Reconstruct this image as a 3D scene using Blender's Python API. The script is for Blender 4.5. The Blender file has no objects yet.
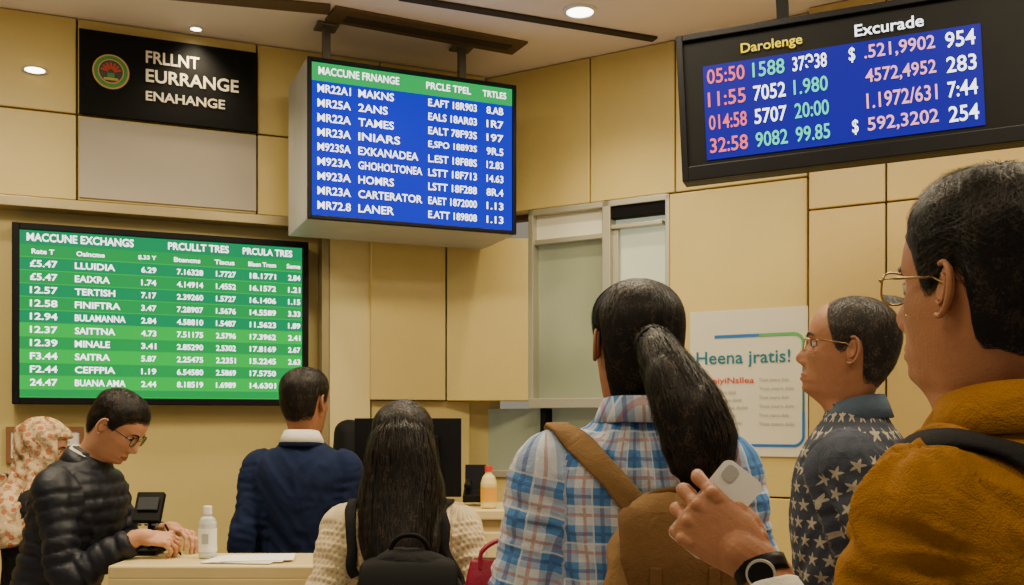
import bpy, bmesh, math, random
import numpy as np
from mathutils import Vector, Matrix, noise
from mathutils.bvhtree import BVHTree
random.seed(7); rng=np.random.default_rng(7)
D=bpy.data; SC=bpy.context.scene
rad=math.radians
# ------------------------------------------------------------------ basics
def link(o): SC.collection.objects.link(o); return o
def mesh_obj(name,V,F,mats=(),smooth=True,parent=None,mi=None,bevel=0):
    me=D.meshes.new(name); me.from_pydata([tuple(map(float,v)) for v in V],[],[tuple(int(i) for i in f) for f in F]); me.update()
    for m in mats: me.materials.append(m)
    if mi is not None: me.polygons.foreach_set('material_index',np.array(mi,dtype=np.int32))
    me.polygons.foreach_set('use_smooth',[bool(smooth)]*len(me.polygons))
    o=link(D.objects.new(name,me))
    if parent: o.parent=parent
    if bevel:
        b=o.modifiers.new('bevel','BEVEL'); b.width=bevel; b.segments=2; b.limit_method='ANGLE'; b.angle_limit=rad(40)
    return o
def empty(name,loc=(0,0,0),rot=0,parent=None):
    e=link(D.objects.new(name,None)); e.location=loc; e.rotation_euler=(0,0,rot); e.empty_display_size=.1
    if parent: e.parent=parent
    return e
def spl(x,xs,ys):
    x=np.asarray(x,float); xs=np.asarray(xs,float); ys=np.asarray(ys,float)
    x=np.clip(x,xs[0],xs[-1]); i=np.clip(np.searchsorted(xs,x)-1,0,len(xs)-2)
    h=xs[i+1]-xs[i]; t=(x-xs[i])/h; m=np.gradient(ys,xs)
    return (2*t**3-3*t**2+1)*ys[i]+(t**3-2*t**2+t)*h*m[i]+(-2*t**3+3*t**2)*ys[i+1]+(t**3-t**2)*h*m[i+1]
def sstep(x): x=np.clip(x,0,1); return x*x*(3-2*x)
# ------------------------------------------------------------------ node DSL
class S:
    def __init__(s,nt,k): s.nt=nt; s.k=k
    def _m(s,op,*a,clamp=False):
        n=s.nt.nodes.new('ShaderNodeMath'); n.operation=op; n.use_clamp=clamp
        for i,v in enumerate((s,)+a):
            if isinstance(v,S): s.nt.links.new(v.k,n.inputs[i])
            else: n.inputs[i].default_value=v
        return S(s.nt,n.outputs[0])
    def __add__(s,o): return s._m('ADD',o)
    def __sub__(s,o): return s._m('SUBTRACT',o)
    def __mul__(s,o): return s._m('MULTIPLY',o)
    def __truediv__(s,o): return s._m('DIVIDE',o)
    def fract(s): return s._m('FRACT')
    def floor(s): return s._m('FLOOR')
    def abs(s): return s._m('ABSOLUTE')
    def lt(s,o): return s._m('LESS_THAN',o)
    def gt(s,o): return s._m('GREATER_THAN',o)
    def mod(s,o): return s._m('MODULO',o)
    def pw(s,o): return s._m('POWER',o)
    def sqrt(s): return s._m('SQRT')
    def mx(s,o): return s._m('MAXIMUM',o)
    def clamp(s): return s._m('ADD',0.0,clamp=True)
def mixc(nt,f,a,b):
    n=nt.nodes.new('ShaderNodeMix'); n.data_type='RGBA'
    for k,v in ((0,f),(6,a),(7,b)):
        if isinstance(v,S): nt.links.new(v.k,n.inputs[k])
        elif k==0: n.inputs[0].default_value=v
        else: n.inputs[k].default_value=(*v,1)
    return S(nt,n.outputs[2])
def coord(nt,kind='Object'):
    n=nt.nodes.new('ShaderNodeTexCoord'); return S(nt,n.outputs[kind])
def cuv(nt):
    n=nt.nodes.new('ShaderNodeAttribute'); n.attribute_name='cuv'; return S(nt,n.outputs['Vector'])
def sep(v):
    n=v.nt.nodes.new('ShaderNodeSeparateXYZ'); v.nt.links.new(v.k,n.inputs[0]); return [S(v.nt,o) for o in n.outputs]
def nz(v,scale,detail=3,rough=.5,dist=0,sc=None):
    nt=v.nt
    if sc:
        m=nt.nodes.new('ShaderNodeMapping'); m.inputs['Scale'].default_value=sc; nt.links.new(v.k,m.inputs[0]); v=S(nt,m.outputs[0])
    n=nt.nodes.new('ShaderNodeTexNoise'); n.inputs['Scale'].default_value=scale; n.inputs['Detail'].default_value=detail
    n.inputs['Roughness'].default_value=rough; n.inputs['Distortion'].default_value=dist
    nt.links.new(v.k,n.inputs['Vector']); return S(nt,n.outputs[0])
def newmat(name,color=(.5,.5,.5),rough=.5,metal=0,**kw):
    m=D.materials.new(name); m.use_nodes=True; nt=m.node_tree; b=nt.nodes['Principled BSDF']
    b.inputs['Base Color'].default_value=(*color,1); b.inputs['Roughness'].default_value=rough; b.inputs['Metallic'].default_value=metal
    for k,v in kw.items(): b.inputs[k.replace('_',' ')].default_value=v
    return m,nt,b
def bump(nt,b,h,strength=.3,dist=.002):
    n=nt.nodes.new('ShaderNodeBump'); n.inputs['Strength'].default_value=strength; n.inputs['Distance'].default_value=dist
    nt.links.new(h.k,n.inputs['Height']); nt.links.new(n.outputs[0],b.inputs['Normal'])
def setc(nt,b,c): nt.links.new(c.k,b.inputs['Base Color'])
def varied(name,color,rough=.5,metal=0,amt=.12,scale=8,bs=0,bscale=60,**kw):
    m,nt,b=newmat(name,color,rough,metal,**kw)
    v=coord(nt); n=nz(v,scale,4)
    lo=tuple(c*(1-amt) for c in color); hi=tuple(min(1,c*(1+amt)) for c in color)
    setc(nt,b,mixc(nt,n,lo,hi))
    if bs: bump(nt,b,nz(v,bscale,3),bs)
    return m
def emis(name,color,st=1.0):
    m,nt,b=newmat(name,(0.002,0.002,0.002),.5,Specular_IOR_Level=.08)
    v=coord(nt); n=nz(v,3,1)
    c=mixc(nt,n,tuple(x*.92 for x in color),color)
    nt.links.new(c.k,b.inputs['Emission Color']); b.inputs['Emission Strength'].default_value=st
    return m
def cloth(name,color,amt=.2,rough=.9,bs=.4,scale=350,sheen=.0,sp=.2):
    m,nt,b=newmat(name,color,rough,Sheen_Weight=sheen,Specular_IOR_Level=sp)
    v=coord(nt); n=nz(v,14,5,.6); n2=nz(v,420,2)
    c=mixc(nt,n,tuple(c*(1-amt) for c in color),tuple(c*(1+amt) for c in color))
    c=mixc(nt,n2*.35,c,tuple(c*.45 for c in color)); setc(nt,b,c)
    w=nz(v,scale,2)+nz(v,25,4,.6,.8)*4.0
    bump(nt,b,w,bs,.003); return m
def skinm(name,color):
    m,nt,b=newmat(name,color,.5,Subsurface_Weight=.08,Subsurface_Scale=.01,Specular_IOR_Level=.4)
    b.inputs['Subsurface Radius'].default_value=(1,.35,.2)
    v=coord(nt); n=nz(v,28,6,.65); n2=nz(v,9,3); r=nz(v,45,4)*.35+.33; nt.links.new(r.k,b.inputs['Roughness'])
    c=mixc(nt,n,(color[0]*.68,color[1]*.60,color[2]*.56),(color[0]*1.25,color[1]*1.25,color[2]*1.22))
    c=mixc(nt,n2*.35,c,(color[0]*1.05,color[1]*.72,color[2]*.6)); setc(nt,b,c)
    bump(nt,b,nz(v,350,4)+nz(v,60,3)*1.5,.4,.0015); return m
# materials
M={}
def wallmat(name,col,rough=.35):
    m,nt,b=newmat(name,col,rough,Specular_IOR_Level=.4)
    v=coord(nt); n=nz(v,1.6,5,.6,.6); n2=nz(v,40,4)
    c=mixc(nt,n,tuple(x*.84 for x in col),tuple(min(1,x*1.1) for x in col))
    c=mixc(nt,n2*0.18,c,tuple(x*.7 for x in col)); setc(nt,b,c)
    bump(nt,b,nz(v,120,3),.04,.001); return m
M['wall']=wallmat('cream_panel',(.70,.55,.20))
M['wall2']=wallmat('cream_panel_warm',(.64,.47,.17))
M['wall3']=wallmat('cream_lower',(.60,.48,.18),.5)
M['wall4']=wallmat('cream_light',(.76,.64,.29),.4)
M['back']=varied('gap_dark',(.16,.11,.05),.8)
M['ceil']=varied('ceiling_paint',(.90,.80,.73),.7,scale=2,amt=.06)
M['dark']=varied('dark_recess',(.04,.03,.02),.8)
M['slotbrown']=varied('brown_slot',(.12,.075,.035),.7)
M['floor']=varied('floor_stone',(.45,.38,.30),.25,scale=3)
M['alu']=varied('aluminium',(.50,.48,.38),.4,.5,amt=.05)
M['trim']=varied('trim_metal',(.38,.31,.16),.35,.4)
M['blk']=varied('black_plastic',(.005,.005,.006),.45,amt=.3,Specular_IOR_Level=.14)
M['blkm']=varied('black_matte',(.005,.005,.005),.7,amt=.3,Specular_IOR_Level=.12)
M['grey']=varied('grey_casing',(.42,.42,.40),.45)
M['white']=varied('white_plastic',(.80,.79,.75),.4,amt=.05)
M['paper']=varied('paper',(.8,.78,.72),.8,amt=.04)
M['woodc']=varied('counter_laminate',(.68,.55,.26),.3,amt=.08,scale=5)
M['woodc2']=varied('counter_front',(.50,.38,.17),.4,amt=.1)
M['wood']=varied('brown_wood',(.22,.10,.04),.4,scale=20)
def hairmat(name,k=1.0,add=0.0):
    m,nt,b=newmat(name,(.008,.006,.005),.48,Specular_IOR_Level=.3)
    v=coord(nt); n=nz(v,230,2,.6); n2=nz(v,45,3)
    c=mixc(nt,n,(.0025*k+add,.002*k+add,.0018*k+add),(.012*k+add,.008*k+add,.006*k+add)); c=mixc(nt,(n*n2).gt(.31)*.7,c,(.055*k+add,.034*k+add,.022*k+add))
    setc(nt,b,c); bump(nt,b,nz(v,18,4,sc=(8,8,1)),.7,.004); return m
M['hair']=hairmat('black_hair'); M['hairg']=hairmat('greying_hair',2.2,.012)
# ------------------------------------------------------------------ mesh builder
class MB:
    def __init__(s): s.V=[]; s.F=[]; s.mi=[]
    def add(s,V,F,mi=0):
        o=len(s.V); s.V+= [tuple(v) for v in V]; s.F+=[tuple(i+o for i in f) for f in F]; s.mi+=[mi]*len(F)
    def box(s,c,d,mi=0,R=None):
        V=[]
        for x in(-.5,.5):
            for y in(-.5,.5):
                for z in(-.5,.5):
                    p=Vector((x*d[0],y*d[1],z*d[2]))
                    if R: p=R@p
                    V.append(p+Vector(c))
        s.add(V,[(0,1,3,2),(4,6,7,5),(0,4,5,1),(2,3,7,6),(0,2,6,4),(1,5,7,3)],mi)
    def prism(s,pts,z0,z1,mi=0):
        n=len(pts); V=[(p[0],p[1],z0) for p in pts]+[(p[0],p[1],z1) for p in pts]
        s.add(V,[tuple(range(n))[::-1],tuple(range(n,2*n))]+[(i,(i+1)%n,n+(i+1)%n,n+i) for i in range(n)],mi)
    def lathe(s,c,prof,n=28,mi=0,axis='z'):
        V=[];F=[]
        for r,z in prof:
            for k in range(n):
                a=2*math.pi*k/n; p=(r*math.cos(a),r*math.sin(a),z)
                if axis=='y': p=(p[0],-p[2],p[1])
                V.append((p[0]+c[0],p[1]+c[1],p[2]+c[2]))
        for i in range(len(prof)-1):
            for k in range(n): F.append((i*n+k,i*n+(k+1)%n,(i+1)*n+(k+1)%n,(i+1)*n+k))
        F.append(tuple(range(n))[::-1]); F.append(tuple((len(prof)-1)*n+k for k in range(n)))
        s.add(V,F,mi)
    def band(s,pts,w,y,mi=0):
        n=len(pts); V=[];P=np.array(pts,float)
        for i in range(n):
            t=P[min(i+1,n-1)]-P[max(i-1,0)]; t/=np.linalg.norm(t); q=np.array((-t[1],t[0]))*w/2
            V+=[(P[i][0]+q[0],y,P[i][1]+q[1]),(P[i][0]-q[0],y,P[i][1]-q[1])]
        s.add(V,[(2*i,2*i+1,2*i+3,2*i+2) for i in range(n-1)],mi)
    def obj(s,name,mats,parent=None,smooth=False,bevel=0):
        return mesh_obj(name,s.V,s.F,mats,smooth,parent,s.mi,bevel)
def resample(P,sub=6):
    P=[np.array(p,float) for p in P]; n=len(P); out=[]; idx=[]
    for i in range(n-1):
        p0=P[i-1] if i>0 else 2*P[0]-P[1]; p1=P[i]; p2=P[i+1]; p3=P[i+2] if i+2<n else 2*P[-1]-P[-2]
        for k in range(sub):
            t=k/sub
            out.append(.5*((2*p1)+(-p0+p2)*t+(2*p0-5*p1+4*p2-p3)*t*t+(-p0+3*p1-3*p2+p3)*t**3)); idx.append(i+t)
    out.append(P[-1]); idx.append(n-1)
    return np.array(out),np.array(idx)
def limb(P,R,n=18,sub=6,ref=(1,0,0),rnd=True,closed=False,ex=1.0):
    C,idx=resample(P,sub)
    R=np.array([(r,r) if np.isscalar(r) else r for r in R],float)
    ra=np.interp(idx,range(len(R)),R[:,0]); rb=np.interp(idx,range(len(R)),R[:,1])
    T=np.gradient(C,axis=0); T/=np.linalg.norm(T,axis=1)[:,None]+1e-9
    if rnd:
        def cap(c,t,a,b,sg):
            o=[]
            for ph in (80,60,40,20):
                p=rad(ph); o.append((c+sg*t*math.sin(p)*min(a,b)*.9,t,a*math.cos(p),b*math.cos(p)))
            return o
        st=cap(C[0],T[0],ra[0],rb[0],-1); en=cap(C[-1],T[-1],ra[-1],rb[-1],1)[::-1]
        rows=st+[(C[i],T[i],ra[i],rb[i]) for i in range(len(C))]+en
    else: rows=[(C[i],T[i],ra[i],rb[i]) for i in range(len(C))]
    A=np.array(ref,float); V=[];F=[]
    for c,t,a,b in rows:
        A=A-t*np.dot(A,t); A/=np.linalg.norm(A)+1e-9; B=np.cross(t,A)
        for k in range(n):
            th=2*math.pi*k/n; cx,sx=math.cos(th),math.sin(th)
            V.append(c+A*a*math.copysign(abs(cx)**ex,cx)+B*b*math.copysign(abs(sx)**ex,sx))
    m=len(rows)
    for i in range(m-1):
        for k in range(n): F.append((i*n+k,i*n+(k+1)%n,(i+1)*n+(k+1)%n,(i+1)*n+k))
    F.append(tuple(range(n))[::-1]); F.append(tuple((m-1)*n+k for k in range(n)))
    return np.array(V),F
def fuse(parts,voxel,smooth=4,fac=.5):
    V=[];F=[];o=0
    for v,f in parts:
        V+=[tuple(map(float,x)) for x in v]; F+=[tuple(i+o for i in q) for q in f]; o+=len(v)
    me=D.meshes.new('tmp'); me.from_pydata(V,[],F)
    ob=link(D.objects.new('tmp',me)); r=ob.modifiers.new('r','REMESH'); r.mode='VOXEL'; r.voxel_size=voxel
    sm=ob.modifiers.new('s','SMOOTH'); sm.factor=fac; sm.iterations=smooth
    bpy.context.view_layer.update(); dg=bpy.context.evaluated_depsgraph_get()
    m2=D.meshes.new_from_object(ob.evaluated_get(dg)); D.objects.remove(ob); D.meshes.remove(me)
    co=np.empty(len(m2.vertices)*3); m2.vertices.foreach_get('co',co); co=co.reshape(-1,3)
    F=[tuple(p.vertices) for p in m2.polygons]; D.meshes.remove(m2)
    return co,F
def normals(V,F):
    me=D.meshes.new('n'); me.from_pydata([tuple(v) for v in V],[],F); me.update()
    a=np.empty(len(V)*3); me.vertices.foreach_get('normal',a); D.meshes.remove(me); return a.reshape(-1,3)
def set_cuv(o,A):
    at=o.data.attributes.new('cuv','FLOAT_VECTOR','POINT'); at.data.foreach_set('vector',np.asarray(A,dtype=np.float32).ravel())
# ------------------------------------------------------------------ text
def text_mesh(name,items,mats,parent,depth=.002,bold=.02):
    obs=[]
    for it in items:
        cu=D.curves.new('t','FONT'); cu.body=it[0]; cu.size=1; cu.offset=bold; cu.resolution_u=3
        obs.append(link(D.objects.new('t',cu)))
    bpy.context.view_layer.update(); dg=bpy.context.evaluated_depsgraph_get()
    mb=MB()
    for it,o in zip(items,obs):
        me=D.meshes.new_from_object(o.evaluated_get(dg))
        if len(me.vertices):
            co=np.array([v.co[:] for v in me.vertices]); mn=co.min(0); mx=co.max(0)
            sy=it[3]/max(mx[1]-mn[1],1e-3) if mx[1]-mn[1]>.3 else it[3]/.7
            sx=it[4]/(mx[0]-mn[0]) if it[4] else sy*.85
            V=[(it[1]+(c[0]-mn[0])*sx,-depth,it[2]+(c[1]-min(mn[1],0))*sy) for c in co]
            mb.add(V,[tuple(p.vertices) for p in me.polygons],it[5])
        D.meshes.remove(me)
    for o in obs:
        c=o.data; D.objects.remove(o); D.curves.remove(c)
    return mb.obj(name,mats,parent)
# ------------------------------------------------------------------ ROOM
CEIL=3.31
L0=np.array((-2.19,4.4)); LU=np.array((.921,.389)); LU/=np.linalg.norm(LU); LN=np.array((LU[1],-LU[0]))
R0=np.array((-.116,5.28)); RU=np.array((1.69,-1.)); RU/=np.linalg.norm(RU); RN=np.array((RU[1],-RU[0]))
def onl(P0,U,N,px,off):
    P=P0+N*off; a=(px-512)/1000.
    t=(a*P[1]-P[0])/(U[0]-a*U[1]); return P+U*t
Lp=lambda px,off=0: onl(L0,LU,LN,px,off)
Rp=lambda px,off=0: onl(R0,RU,RN,px,off)
def slab(mb,a,b,z0,z1,th,N,gap=.004,mi=0):
    U=(b-a)/np.linalg.norm(b-a); a=a+U*gap; b=b-U*gap
    mb.prism([a,b,b-N*th,a-N*th],z0+gap,z1-gap,mi)
LW0=Lp(60)-LU*3.2
mb=MB(); slab(mb,LW0-LN*.1,L0+LU*2.35-LN*.1,0,CEIL,.12,LN,0,0); mb.obj('wall_left',[M['wall3']])
fb=2.486
mb=MB()
e0=Lp(-200)-LU*1.2; pts=[e0,Lp(-130),Lp(77),Lp(257),Lp(380),Lp(486)]
for i in range(5):
    for z0,z1 in ((fb,2.875),(2.875,CEIL)): slab(mb,pts[i],pts[i+1],z0,z1,.09,LN)
mb.obj('wall_panels_upper',[M['wall']],bevel=.004)
mb=MB(); slab(mb,e0+LN*.015,Lp(486,.015),fb-.045,fb,.11,LN,0); mb.obj('trim_1',[M['trim']],bevel=.003)
mb=MB(); slab(mb,Lp(329,.0),Lp(371,.0),0,fb-.05,.09,LN,.003); mb.obj('wall_pilaster',[M['wall4']],bevel=.004)
b1=Lp(446,.03)
mb=MB(); slab(mb,Lp(371,.03),b1,1.60,fb-.05,.14,LN,.002); slab(mb,Lp(371,-.02),Lp(470,-.02),0,1.6,.05,LN,.002,1)
mb.obj('wall_cladding_mid',[M['wall'],M['wall3']],bevel=.004)
c1=Rp(531,.0)
mb=MB(); mb.prism([b1+np.array((.004,0)),c1,c1+np.array((0.02,.2)),b1+np.array((.02,.25))],1.60,fb-.05)
mb.obj('wall_cladding_corner',[M['wall']],bevel=.004)
mb=MB(); slab(mb,Lp(322,.005),Lp(329,.005),1.0,fb-.05,.09,LN,0); mb.obj('trim_2',[M['trim']])
mb=MB()
wz0,wz1=1.60,2.56
for a,b in ((486,590),(590,675),(675,808)): slab(mb,Rp(a),Rp(b),2.58,CEIL,.1,RN)
slab(mb,Rp(668),Rp(808),1.15,2.58,.1,RN); slab(mb,Rp(668),Rp(808),0,1.15,.1,RN)
slab(mb,Rp(470,-.02),Rp(668,-.02),0,1.22,.1,RN)
for a,b in ((808,886),(886,1060),(1060,1400)):
    for z0,z1 in ((0,1.2),(1.2,2.42),(2.42,CEIL)): slab(mb,Rp(a,.05),Rp(b,.05),z0,z1,.15,RN,.004,1)
mb.obj('wall_right',[M['wall'],M['wall2']],bevel=.004)
mb=MB(); slab(mb,Rp(668,-.11),Rp(1400,-.11),0,CEIL,.05,RN,0); slab(mb,Rp(470,-.11),Rp(668,-.11),2.56,CEIL,.05,RN,0); mb.obj('wall_right_backing',[M['back']])
def glassm(name,c,e,d):
    m,nt,b=newmat(name,c,.10); v=coord(nt); n=nz(v,1.3,2,.5,.4)
    cc=mixc(nt,n,tuple(x*d for x in c),tuple(min(1,x*1.3) for x in c)); setc(nt,b,cc)
    nt.links.new(cc.k,b.inputs['Emission Color']); b.inputs['Emission Strength'].default_value=e; return m  # pane emission stands in for light from behind the opaque glass
M['gl1']=glassm('frosted_glow_green',(.34,.37,.24),.18,.4); M['gl2']=glassm('frosted_glow_bright',(.64,.70,.50),.5,.6)
M['blind']=varied('roller_blind',(.85,.82,.68),.8,amt=.04)
w=empty('window_1')
mb=MB()
slab(mb,Rp(530,-.05),Rp(604,-.05),wz0,wz1,.02,RN,0,0); slab(mb,Rp(604,-.06),Rp(668,-.06),1.22,wz1,.02,RN,0,1)
slab(mb,Rp(531,-.03),Rp(602,-.03),2.42,wz1-.01,.012,RN,0,2)
slab(mb,Rp(470,-.08),Rp(604,-.08),1.22,1.56,.02,RN,0,0)
mb.obj('glass',[M['gl1'],M['gl2'],M['blind']],w)
mb=MB()
slab(mb,Rp(528,.01),Rp(533,.01),wz0-.03,wz1+.02,.07,RN,0); slab(mb,Rp(602,.01),Rp(610,.01),1.22,wz1+.02,.08,RN,0)
slab(mb,Rp(665,.01),Rp(669,.01),1.22,wz1+.02,.07,RN,0,0); slab(mb,Rp(528,.01),Rp(669,.01),wz1-.01,wz1+.02,.08,RN,0)
slab(mb,Rp(606,.0),Rp(665,.0),wz1-.07,wz1-.01,.05,RN,0,1); slab(mb,Rp(611,.0),Rp(662,.0),wz1-.12,wz1-.1,.05,RN,0,0)
slab(mb,Rp(612,-.02),Rp(618,-.02),1.22,wz1-.12,.03,RN,0,0)
slab(mb,Rp(528,.03),Rp(604,.03),wz0-.04,wz0+.01,.1,RN,0); slab(mb,Rp(531,.0),Rp(603,.0),2.40,2.425,.05,RN,0)
slab(mb,Rp(490,.0),Rp(604,.0),1.2,1.235,.1,RN,0); slab(mb,Rp(540,.0),Rp(545,.0),1.22,1.56,.08,RN,0,1)
mb.obj('frame',[M['alu'],M['blkm']],w,bevel=.003)
mb=MB(); mb.box((0,2.2,CEIL+.05),(9,8.4,.1)); mb.obj('ceiling',[M['ceil']])
mb=MB(); mb.box((0,2.2,-.05),(9,8.4,.1)); mb.obj('floor',[M['floor']])
def cpt(px,py): Y=1810/(420-py); return np.array(((px-512)/1000*Y,Y))
def strip(name,a,b,w,m,th=.012,dz=0):
    a=cpt(*a); b=cpt(*b); U=(b-a)/np.linalg.norm(b-a); N=np.array((U[1],-U[0])); mb=MB()
    mb.prism([a+N*w/2,b+N*w/2,b-N*w/2,a-N*w/2],CEIL-th-dz,CEIL-dz); return mb.obj(name,[m],bevel=.002)
strip('ceiling_vent_slot',(330,12),(520,47),.17,M['slotbrown']); strip('ceiling_vent_slot',(345,16),(510,45),.06,M['dark'],.016)
strip('ceiling_vent_slot',(120,-12),(330,8),.10,M['slotbrown'])
strip('ceiling_track',(400,-4),(655,38),.05,M['dark'])
lampm=emis('lamp_glow',(1,.93,.78),12)
def downlight(x,y,r=.075,e=25):
    mb=MB(); mb.lathe((x,y,0),[(r,CEIL),(r,CEIL-.008),(r*.8,CEIL-.012),(r*.78,CEIL-.006)],28,0)
    mb.lathe((x,y,0),[(r*.77,CEIL-.006),(r*.77,CEIL-.009)],28,1); o=mb.obj('ceiling_downlight',[M['white'],lampm],smooth=False)
    l=D.lights.new('downlight','SPOT'); l.energy=e; l.spot_size=rad(115); l.spot_blend=.8; l.color=(1,.82,.52); l.shadow_soft_size=.06
    lo=link(D.objects.new('downlight_bulb',l)); lo.parent=o; lo.location=(x,y,CEIL-.03)
p=cpt(580,10); downlight(p[0],p[1],.075,50)
p=cpt(196,27); downlight(p[0],p[1],.03,24)  # small downlight added where a ceiling sprinkler sits
for x,y in ((-2.0,3.75),(-1.2,3.9),(1.3,3.5),(-.3,4.1)): downlight(x,y,.075,46)  # further downlights added out of view
p=Lp(35,.0); mb=MB(); mb.lathe((0,0,0),[(.05,0),(.05,.01),(.04,.014)],24,0,'y'); mb.lathe((0,0,0),[(.039,.008),(.037,.017)],24,1,'y')  # glowing disc stands in for a downlight's reflection on the glossy panel
o=mb.obj('wall_glint_disc',[M['alu'],lampm]); o.location=(p[0],p[1],1.5+.349*p[1]); o.rotation_euler=(0,0,math.atan2(LU[1],LU[0])); o.scale=(1.1,.7,.35)
def area(x,y,sx,sy,e,col=(1,.84,.56)):  # light panel and housing added out of view to light the room
    mb=MB(); mb.box((x,y,CEIL-.012),(sx+.06,sy+.06,.02)); o=mb.obj('added_light_panel',[M['white']])
    l=D.lights.new('panel','AREA'); l.shape='RECTANGLE'; l.size=sx; l.size_y=sy; l.energy=e; l.color=col
    lo=link(D.objects.new('added_panel_lamp',l)); lo.location=(x,y,CEIL-.03); lo.parent=o
area(-1.6,2.6,1.0,.4,50); area(.2,2.9,1.0,.4,52); area(1.7,2.4,1.0,.4,50)
area(-.8,.4,1.2,.5,22); area(1.2,.4,1.2,.5,22)
W=D.worlds.new('room_ambient'); SC.world=W; W.use_nodes=True; W.node_tree.nodes['Background'].inputs[0].default_value=(1,.88,.66,1); W.node_tree.nodes['Background'].inputs[1].default_value=.28
# ------------------------------------------------------------------ SIGNS & SCREENS
def panel(name,BL,U,roll=0):
    e=empty(name,(BL[0],BL[1],BL[2]),math.atan2(U[1],U[0]))
    if roll: e.rotation_euler=(0,-roll,math.atan2(U[1],U[0]))
    return e
wtxt=emis('text_white_lit',(1,1,1),3.2)
a=Lp(79,.03); b=Lp(257,.03); Wd=np.linalg.norm(b-a)
e=panel('wall_sign',(a[0],a[1],2.875),LU); Hh=.38
mb=MB(); mb.box((Wd/2,.012,Hh/2),(Wd,.024,Hh)); mb.obj('board',[M['blkm']],e,bevel=.002)
crm=varied('sign_cream',(.76,.68,.50),.6)
sg=[('FRLLNT',.36*Wd,.262,.056,.30*Wd,0),('EURRANGE',.36*Wd,.175,.060,.53*Wd,0),('ENAHANGE',.36*Wd,.090,.044,.45*Wd,0)]
text_mesh('lettering',sg,[crm],e,.003,.018)
red=varied('crest_red',(.5,.04,.02),.5); grn=varied('crest_green',(.05,.24,.04),.5); gold=varied('crest_gold',(.55,.34,.08),.4)
mb=MB(); cx,cz=.17*Wd,.20
for r,d,mi in ((.078,.004,0),(.071,.006,1),(.055,.008,0),(.05,.010,4)):
    mb.lathe((cx,0,cz),[(r,-.001),(r,d)],36,mi,'y')
for k in range(7):
    a_=math.pi*(.1+.8*k/6); mb.box((cx+.028*math.cos(a_),-.012,cz-.005+.028*math.sin(a_)),(.009,.004,.03),3,Matrix.Rotation(-(a_-math.pi/2),3,'Y'))
mb.box((cx,-.012,cz-.02),(.03,.005,.022),1); mb.box((cx,-.012,cz-.036),(.06,.005,.01),0)
mb.obj('crest',[gold,grn,crm,red,varied('crest_dark',(.03,.05,.03),.5)],e)
a=Lp(79,.012)
e=panel('blank_wall_board',(a[0],a[1],fb+.01),LU); mb=MB(); mb.box((Wd/2,.006,.185),(Wd,.012,.36)); mb.obj('board',[varied('offwhite_board',(.43,.38,.31),.6,amt=.05)],e,bevel=.002)
BLU=emis('screen_blue',(.0,.014,.66),1.15); GRH=emis('screen_header_green',(.0,.52,.10),1.1)
def boxscreen(name,BL,U,W,H,depth,bez,side,roll=0,bot=None):
    e=panel(name,BL,U,roll); mb=MB(); bot=bez if bot is None else bot
    mb.box((W/2,depth/2+.002,H/2),(W,depth,H),1)
    mb.box((bez/2,-.006,H/2),(bez,.02,H),0); mb.box((W-bez/2,-.006,H/2),(bez,.02,H),0)
    mb.box((W/2,-.006,H-bez/2),(W-2*bez,.02,bez),0); mb.box((W/2,-.006,bot/2),(W-2*bez,.02,bot),0)
    mb.obj('casing',[M['blk'],side],e,bevel=.003); return e
a=np.array((-.205*4.35,4.35)); Wb,Hb=.985,.705
e=boxscreen('hanging_rate_display',(a[0],a[1],2.375),LU,Wb,Hb,.44,.018,M['grey'])
mb=MB(); mb.box((Wb/2,-.001,Hb*.435),(Wb-.03,.004,Hb*.85),0); mb.box((Wb/2,-.001,Hb*.925),(Wb-.03,.004,Hb*.125),1); mb.obj('screen',[BLU,GRH],e)
names=['MAKNS','2ANS','TAMES','INIARS','EXKANADEA','GHOHOLTONEA','HOMRS','CARTERATOR','LANER']
codes=['MR22A1','MR25A','MR22A','MR23A','M923SA','M923A','M923A','MR23A','MR72.8']
c3=['E.AFT 18R903','EALS 18AR03','EALT 78F93S','E,SPO 18893S','L.EST 18F88S','LSTT 18F713','LSTT 18F288','EAET 1872000','E.ATT 189808']
c4=['8.AB','1R7','197','9R.5','12.83','14.63','8R.4','1.13','1.13']
it=[('MACCUNE FRNANGE',.05*Wb,.90*Hb,.034,.37*Wb,0),('PRCLE TPEL',.55*Wb,.90*Hb,.032,.22*Wb,0),('TRTLES',.83*Wb,.90*Hb,.03,.12*Wb,0)]
for i in range(9):
    z=Hb*(.79-.0905*i)
    it+=[(codes[i],.045*Wb,z,.035,.15*Wb,0),(names[i],.23*Wb,z,.035,min(.3,.029*len(names[i])+.02)*Wb,0),(c3[i],.56*Wb,z,.034,.24*Wb,0),(c4[i],.85*Wb,z,.034,.085*Wb,0)]
text_mesh('rates_text',it,[wtxt],e,.006,.012)
mb=MB()
for xx,yy in ((.13,.2),(.80,.2)):
    mb.box((xx*Wb,yy,Hb+(CEIL-3.08)/2),(.035,.035,CEIL-3.08+.01)); mb.box((xx*Wb,yy,CEIL-2.375-.01),(.1,.1,.012))
mb.obj('mount_poles',[varied('pole_dark',(.12,.10,.07),.4)],e,bevel=.003)
a=Lp(12,.0); b=Lp(308,.0); Wg=np.linalg.norm(b-a); Hg=.80; zb=1.57
e=boxscreen('wall_rate_screen',(a[0],a[1],zb),LU,Wg,Hg,.085,.03,M['blk'])
G1=emis('screen_green_a',(.0,.40,.075),1.1); G2=emis('screen_green_b',(.0,.60,.06),1.15); G3=emis('screen_green_c',(.0,.34,.11),1.05)
iw,ih=Wg-.06,Hg-.06; mb=MB(); mb.box((Wg/2,-.001,.03+ih*.96),(iw,.004,ih*.09),2)
nr=11; bh=ih*.079
zr=lambda i: .03+ih*(.86-.079*i)
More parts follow.
